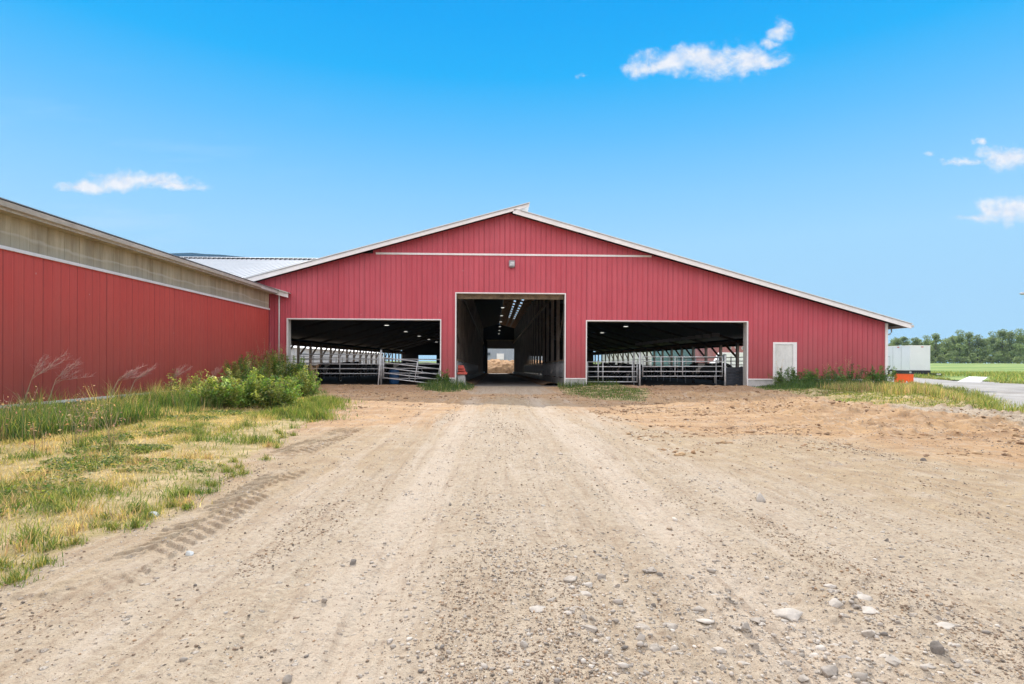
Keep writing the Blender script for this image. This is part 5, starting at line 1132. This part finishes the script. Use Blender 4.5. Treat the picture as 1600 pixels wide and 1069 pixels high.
for k,u in enumerate([1455,1470,1484,1496,1508,1520,1532,1545,1560,1575,1590,1604]):
    Y=272; p=P(u,556+3*((k*5)%3),Y); r=empty('shrub',(p.x,Y,float(gz(p.x,Y))-.2),k*1.3,label=ORD[k]+' low rounded bush from the white trailer in front of the far trees',cat='bush',group='bushes under the meadow trees'); s=.24+.04*(k%3); r.scale=(s*1.6,s*1.6,s)
    for nm,m in (('trunk',TM[4][0]),('crown',TM[k%6][1])): link(bpy.data.objects.new(nm,m),r)
# ------------------------------------------------------------------ stones
import bmesh
def ico(sub):
    b=bmesh.new(); bmesh.ops.create_icosphere(b,subdivisions=sub,radius=1); v=np.array([x.co[:] for x in b.verts]); f=np.array([[q.index for q in p.verts] for p in b.faces]); b.free(); return v,f
IV,IF=ico(1)
def rotm(rng,n):
    q=rng.normal(size=(n,4)); q/=np.linalg.norm(q,axis=1)[:,None]; w,x,y,z=q.T
    return np.stack([np.stack([1-2*(y*y+z*z),2*(x*y-z*w),2*(x*z+y*w)],-1),np.stack([2*(x*y+z*w),1-2*(x*x+z*z),2*(y*z-x*w)],-1),np.stack([2*(x*z-y*w),2*(y*z+x*w),1-2*(x*x+y*y)],-1)],1)
def pebbles(X,Y,s,name,label,rng=RNG,sink=.25):
    n=len(X); sh=rng.uniform(.5,1.2,(n,1,3))*np.array([1,1,.62]); B=IV[None]*(1+rng.normal(0,.16,(n,12,1)))*sh*s[:,None,None]
    a=rng.uniform(0,6.28,n); ca,sa=np.cos(a),np.sin(a); Vx=B[:,:,0]*ca[:,None]-B[:,:,1]*sa[:,None];Vy=B[:,:,0]*sa[:,None]+B[:,:,1]*ca[:,None]; B=np.stack([Vx+X[:,None],Vy+Y[:,None],B[:,:,2]+(ghi(X,Y)+s*sink)[:,None]],-1)
    base=np.array([[.31,.27,.225],[.40,.35,.295],[.50,.45,.385],[.20,.175,.15],[.40,.31,.22]])[rng.choice(5,n,p=[.26,.28,.18,.07,.21])]*(1+rng.normal(0,.1,(n,1)))
    return mesh_np(name,B.reshape(-1,3),(np.arange(n)[:,None,None]*12+IF[None]).reshape(-1,3),M['gravelst'],col=np.repeat(base[:,None],12,1).reshape(-1,3),kind='stuff',label=label,cat='gravel')
def cand(n,ymax,rng=RNG):
    Y=2.2*(ymax/2.2)**rng.random(n); X=rng.uniform(-.98,.98,n)*Y; return X,Y
X,Y=cand(60000,14)
w=.22+.6*np.exp(-((X-.5)/1.7)**2)+.7*np.exp(-(((X-1.3)/1.6)**2+((Y-2.9)/1.2)**2)); w=w*ss(.38,.62,fbm(X*1.3,Y*.8,471))*1.5*(polydist(X,Y,VERGE)<.3)
k=RNG.random(len(X))<w*.36; X=X[k];Y=Y[k]; s=np.clip(RNG.lognormal(-5.1,.5,len(X)),.0022,.018)*(.8+.04*Y)
pebbles(X,Y,s,'gravel','small grey pebbles strewn over the dirt yard')
X,Y=cand(2200,11); w=.12+.5*np.exp(-((X-.6)/1.3)**2)+1.0*np.exp(-(((X-1.3)/1.3)**2+((Y-2.8)/.9)**2)); k=(RNG.random(len(X))<w*.25)&(polydist(X,Y,VERGE)<.0); X=X[k];Y=Y[k]
pebbles(X,Y,np.clip(RNG.lognormal(-4.15,.35,len(X)),.01,.03)*(.8+.05*Y),'gravel','walnut-sized loose stones in the wheel tracks',sink=.2)
# fine grit and crumbs
OV=np.array([[1,0,0],[-1,0,0],[0,1,0],[0,-1,0],[0,0,1],[0,0,-1.]]); OF=np.array([[0,2,4],[2,1,4],[1,3,4],[3,0,4],[2,0,5],[1,2,5],[3,1,5],[0,3,5]])
Y=2.25*(26/2.25)**RNG.random(300000); X=RNG.uniform(-.98,.98,300000)*Y
w=.10+.9*ss(.50,.66,fbm(X*2.6,Y*.32,601))*ss(.35,.62,fbm(X*.8,Y*.6,603)); w=w*(1-.8*np.exp(-((X+.75)/.3)**2))*(1-.8*np.exp(-((X-1.45)/.35)**2)); k=(RNG.random(len(X))<w)&(polydist(X,Y,VERGE)<.15)&(polydist(X,Y,BANK)<0)&(polydist(X,Y,ROAD)<0)
X=X[k][:27000];Y=Y[k][:27000]; n=len(X); s=np.clip(RNG.lognormal(-5.6,.5,n),.0014,.010)*(.75+.12*Y)
B=OV[None]*RNG.uniform(.55,1.25,(n,6,1))*np.array([1.15,1.0,.75])*s[:,None,None]; a=RNG.uniform(0,6.28,n); ca,sa=np.cos(a)[:,None],np.sin(a)[:,None]
B=np.stack([B[:,:,0]*ca-B[:,:,1]*sa+X[:,None],B[:,:,0]*sa+B[:,:,1]*ca+Y[:,None],B[:,:,2]+(ghi(X,Y)+s*.25)[:,None]],-1)
base=np.array([[.32,.24,.17],[.22,.155,.105],[.46,.38,.29],[.14,.115,.09],[.38,.25,.15]])[RNG.choice(5,n,p=[.34,.22,.2,.12,.12])]
mesh_np('grit',B.reshape(-1,3),(np.arange(n)[:,None,None]*6+OF[None]).reshape(-1,3),M['gravelst'],col=np.repeat(base[:,None],6,1).reshape(-1,3),kind='stuff',label='fine grit and crumbs of dirt covering the yard',cat='grit')
# clods of dirt
def clods(X,Y,s,label):
    n=len(X); B=IV[None]*(1+RNG.normal(0,.2,(n,12,1)))*RNG.uniform(.6,1.2,(n,1,3))*np.array([1,1,.55])*s[:,None,None]
    B=B+np.stack([X,Y,ghi(X,Y)+s*.1],-1)[:,None]
    base=np.array([[.32,.20,.11],[.22,.135,.075],[.40,.27,.15]])[RNG.choice(3,n)]*(1+RNG.normal(0,.1,(n,1)))
    return mesh_np('dirt_clods',B.reshape(-1,3),(np.arange(n)[:,None,None]*12+IF[None]).reshape(-1,3),M['gravelst'],col=np.repeat(base[:,None],12,1).reshape(-1,3),kind='stuff',label=label,cat='dirt clods')
X=RNG.uniform(2.5,26,26000);Y=RNG.uniform(8,24,26000); k=(RNG.random(26000)<ss(.50,.62,fbm(X*.4,Y*1.6,481)))&(X/Y<1)&(polydist(X,Y,BANK)<-.1)&(polydist(X,Y,ROAD)<0); X=X[k];Y=Y[k]
clods(X,Y,np.clip(RNG.lognormal(-4.0,.6,len(X)),.008,.13),'reddish-brown dirt clods scattered over the right side of the yard')
X=RNG.uniform(-9,14,14000);Y=RNG.uniform(14,30.2,14000); k=(RNG.random(14000)<ss(.47,.62,fbm(X*.6,Y*1.2,483))*(.25+.75*(Y>21)))&((np.abs(X-.8)>2.2)|((Y<23)&(Y>19)))&(polydist(X,Y,VERGE)<0); X=X[k];Y=Y[k]
clods(X,Y,np.clip(RNG.lognormal(-3.8,.55,len(X)),.01,.1),'dark trodden clods of dirt in front of the barn openings')
RV,RF=ico(3)
def rock(u,v_,w,h,mat,label,dpt=.7,seed=0,flat=.0,group=None,rz=0):
    rng=np.random.default_rng(seed+3); p=G(u,v_); V=RV.copy(); 
    for k in range(16):   # chip off planes
        nrm=rng.normal(size=3); nrm/=np.linalg.norm(nrm); dd=rng.uniform(.38,.8); t=V@nrm-dd; V=V-np.clip(t,0,None)[:,None]*nrm
    V=V*(1+.05*(fbm(V[:,0]*3+seed,V[:,1]*3+V[:,2]*2,seed)[:,None]-.5)); V[:,2]=np.where(V[:,2]<-.3,-.3,V[:,2]); V=V/np.abs(V[:,:2]).max()
    zt=V[:,2].max(); V=V*np.array([w/2,w/2*dpt,h/(zt+.15)]); c_,s_=math.cos(rz),math.sin(rz); V=np.stack([V[:,0]*c_-V[:,1]*s_,V[:,0]*s_+V[:,1]*c_,V[:,2]],1)
    z0=float(ghi(np.array([p.x]),np.array([p.y]))[0]); o=mesh_np('rock',V,RF,mat,label=label,cat='rock',group=group); o.location=(p.x,p.y,z0+.0); return o
def rk(u,v_,wpx,hpx,mat,label,**k):
    Y=G(u,v_).y; return rock(u,v_,wpx*Y/F,hpx*Y/F,M[mat],label,**k)
rk(1465,1026,33,22,'rockd','dark rounded rock alone near the bottom right corner',seed=1)
rk(1188,784,29,15,'rockl','lone pale-topped grey rock in the right middle of the yard',seed=32,dpt=.75,rz=.4)
rk(1232,955,56,12,'rockl','largest flat pale slab of stone half buried in the stony patch',seed=3,dpt=.9,rz=-.25)
rk(1306,946,36,12,'rockl','pale angular rock right of the largest slab',seed=4)
rk(1294,1046,38,15,'rock','broken grey rock at the bottom of the stony patch',seed=5,rz=.5)
rk(1166,984,24,15,'rock','blocky grey rock left of the largest slab',seed=6,rz=.7)
rk(1356,993,20,11,'rock','small smooth grey rock above left of the dark rounded rock',seed=7)
rk(1000,1002,20,11,'rockl','pale pointed stone left of the stony patch',seed=8)
rk(820,1008,16,12,'rockl','pale stone at the bottom centre of the yard',seed=9)
rk(925,973,14,9,'rock','small upright grey stone between the pale centre stone and the stony patch',seed=10)
rk(843,955,34,5,'rockl','flat pale stone flush with the dirt near the bottom centre',seed=11,dpt=.8)
rk(1182,1018,13,10,'rock','small round grey stone below the blocky rock',seed=12)
rk(1129,1050,14,9,'rock','small grey stone at the bottom edge under the stony patch',seed=13)
rk(240,805,22,8,'rockp','white stone at the dirt edge of the verge',seed=14)
rk(297,870,15,8,'rockp','white stone alone on the dirt left of the tracks',seed=15)
rk(551,878,15,8,'rockd','small dark stone left of the centre of the yard',seed=16)
rk(506,939,12,7,'rock','smooth grey pebble-like stone in the lower left yard',seed=17)
rk(447,1060,18,10,'rock','light grey stone at the very bottom left of centre',seed=18)
rk(1443,720,10,5,'rockd','small dark rock far on the right side of the yard',seed=19)
rk(1386,848,9,6,'rockd','small dark stone below the far dark rock on the right',seed=20)
rk(1030,900,12,7,'rockd','small dark stone above the stony patch',seed=21)
rk(1022,945,11,7,'rockd','tiny dark rock just left of the stony patch',seed=22)
rk(1300,920,30,4,'rockl','long thin pale stone near the right edge of the stony patch',seed=23,dpt=.5)
for k in range(78):
    a=RNG.uniform(0,6.28); r=math.sqrt(RNG.random()); u=1190+340*r*math.cos(a); v_=980+80*r*math.sin(a)+40*r*math.cos(a)
    if v_>1066: continue
    rk(u,v_,RNG.uniform(10,36),RNG.uniform(2,5.5),['rock','rockl','rockl','rock'][k%4],'grey broken stone half sunk in the stony patch at the bottom right',seed=40+k,dpt=RNG.uniform(.5,.9),rz=RNG.uniform(-1,1),group='broken stones half sunk in the stony patch')
# ------------------------------------------------------------------ haze
hm=bpy.data.materials.new('haze'); hm.use_nodes=True; hn=hm.node_tree; hn.nodes.clear(); ho=hn.nodes.new('ShaderNodeOutputMaterial'); hv=hn.nodes.new('ShaderNodeVolumePrincipled')
hv.inputs['Color'].default_value=(.45,.72,1,1); hv.inputs['Density'].default_value=.00009; hn.links.new(hv.outputs[0],ho.inputs['Volume'])
MB().box(-1700,-150,-30,1700,2000,292).build('haze',hm,None,kind='stuff',label='thin blue summer haze over the fields',cat='haze')
# ------------------------------------------------------------------ sky and sun
W_=bpy.data.worlds.new('World'); S.world=W_; W_.use_nodes=True; nt=W_.node_tree; nt.nodes.clear(); q=N(nt)
out=q.n('ShaderNodeOutputWorld'); bg=q.n('ShaderNodeBackground'); nt.links.new(bg.outputs[0],out.inputs[0])
tc=q.n('ShaderNodeTexCoord').outputs['Generated']; sx=q.n('ShaderNodeSeparateXYZ'); q.set(sx.inputs[0],tc); dx_,dy_,dz_=sx.outputs
el=q.math('ARCSINE',dz_)
ramp=q.n('ShaderNodeValToRGB'); cr_=ramp.color_ramp; stops=[(0.0,(.44,.72,.95)),(.10,(.40,.70,.97)),(.195,(.37,.70,1.0)),(.276,(.26,.63,1.0)),(.374,(.115,.53,1.0)),(.463,(.010,.45,.975)),(.54,(.0,.395,.95)),(1.0,(.01,.25,.70))]
while len(cr_.elements)<len(stops): cr_.elements.new(.5)
for e_,(p_,c_) in zip(cr_.elements,stops): e_.position=p_; e_.color=C4(c_)
q.set(ramp.inputs[0],q.rng(el,0,1.0))   # radians -> 0..1
sky=ramp.outputs[0]
# cloud shapes by direction (tangent-plane coordinates of the direction ahead)
ay=q.math('MAXIMUM',dy_,.02); U=q.math('DIVIDE',dx_,ay); V_=q.math('DIVIDE',dz_,ay)
comb=q.n('ShaderNodeCombineXYZ'); q.set(comb.inputs[0],U); q.set(comb.inputs[1],V_)
wd1=q.noise(comb.outputs[0],16,4,.6,0,1); sd1=q.n('ShaderNodeSeparateColor'); q.set(sd1.inputs[0],wd1)
U0,V0=U,V_; U=q.math('ADD',U,q.math('MULTIPLY',q.math('SUBTRACT',sd1.outputs[0],.5),.085)); V_=q.math('ADD',V_,q.math('MULTIPLY',q.math('SUBTRACT',sd1.outputs[1],.5),.045))
wn=q.noise(q.scale(comb.outputs[0],(1,1.6,1)),9,7,.62,.6); wn2=q.noise(q.scale(comb.outputs[0],(1,1.3,1)),30,5,.6)
nz_=q.math('ADD',q.math('MULTIPLY',q.math('SUBTRACT',wn,.5),2.2),q.math('MULTIPLY',q.math('SUBTRACT',wn2,.5),1.6))
blobs=[(1035,100,62,19,1),(1000,102,34,17,1),(1112,96,62,24,1),(1165,88,58,28,1),(1192,98,36,12,1),(1218,46,26,17,.9),(1200,66,18,14,.8),(908,122,12,10,.5),
 (235,281,72,15,1),(200,280,50,16,1),(275,288,46,9,1),(133,292,36,10,1),(1578,245,44,18,1.05),(1495,256,52,9,.75),(1447,241,16,11,.6),(1525,224,16,9,.5),(1580,328,50,21,1.1),(1530,339,60,8,.8)]
acc=None
def dirUV(u,v):
    d=fw+rt*((u-800)/F)+up*((564.9-v)/F); return d.x/d.y,d.z/d.y
for u,v_,rx,ry,am in blobs:
    cu,cv=dirUV(u,v_); a_=q.math('DIVIDE',q.math('SUBTRACT',U,cu),rx/F); b2=q.math('DIVIDE',q.math('SUBTRACT',V_,cv),ry/F)
    r_=q.math('SQRT',q.math('ADD',q.math('MULTIPLY',a_,a_),q.math('MULTIPLY',b2,b2))); val=q.math('SUBTRACT',am,r_)
    acc=val if acc is None else q.math('MAXIMUM',acc,val)
cl=q.rng(q.math('ADD',acc,nz_),-.28,.98,0,1,True); cl=q.math('MULTIPLY',cl,q.math('GREATER_THAN',dy_,.05)); cl=q.math('MULTIPLY',cl,q.rng(acc,-.95,-.1,0,1,True))
ccol=q.mix(q.rng(wn2,.35,.65),C4((.74,.80,.93)),C4((.95,.95,.98)))
sky=q.mix(q.math('MULTIPLY',cl,.93),sky,ccol)
# faint cirrus low on the left
ci=q.noise(q.scale(comb.outputs[0],(1.1,7,1)),2.2,5,.6); cim=q.math('MULTIPLY',q.rng(ci,.52,.72),q.math('MULTIPLY',q.rng(U,-.25,-.6),q.rng(V_,.52,.32)))
sky=q.mix(q.math('MULTIPLY',cim,.25),sky,C4((.65,.82,1)))
# behind the viewer and overhead: unseen bright cloud added to light the barn front
rc=q.noise(q.scale(tc,(1,1,2)),2.2,6,.6); back=q.math('MAXIMUM',q.rng(dy_,.15,-.45,0,1,True),q.rng(dz_,.60,.82,0,1,True))
bc=q.mix(q.rng(rc,.38,.58),C4((.66,.84,1.12)),C4((1.7,1.63,1.6)))
bc=q.mix(1,bc,q.mix(q.rng(dz_,.05,.6),C4((.66,.66,.68)),C4((1.62,1.56,1.52))),'MULTIPLY')
sky=q.mix(back,sky,bc)
# ground half
sky=q.mix(q.math('LESS_THAN',dz_,-.0),sky,C4((.36,.33,.28)))
q.set(bg.inputs[0],sky); bg.inputs[1].default_value=1.0
sun=bpy.data.lights.new('sun','SUN'); sun.energy=4.9; sun.angle=R(.53); sun.color=(1,.93,.83); so=bpy.data.objects.new('sun',sun); COL.objects.link(so)
az=R(-7); els=R(36); sd=Vector((math.sin(az)*math.cos(els),math.cos(az)*math.cos(els),math.sin(els))); so.rotation_euler=sd.to_track_quat('Z','Y').to_euler()
S.view_settings.view_transform='Standard'; S.view_settings.look='None'; S.view_settings.exposure=0; S.view_settings.gamma=1
S.render.engine='CYCLES'
S.cycles.max_bounces=6; S.cycles.transparent_max_bounces=6
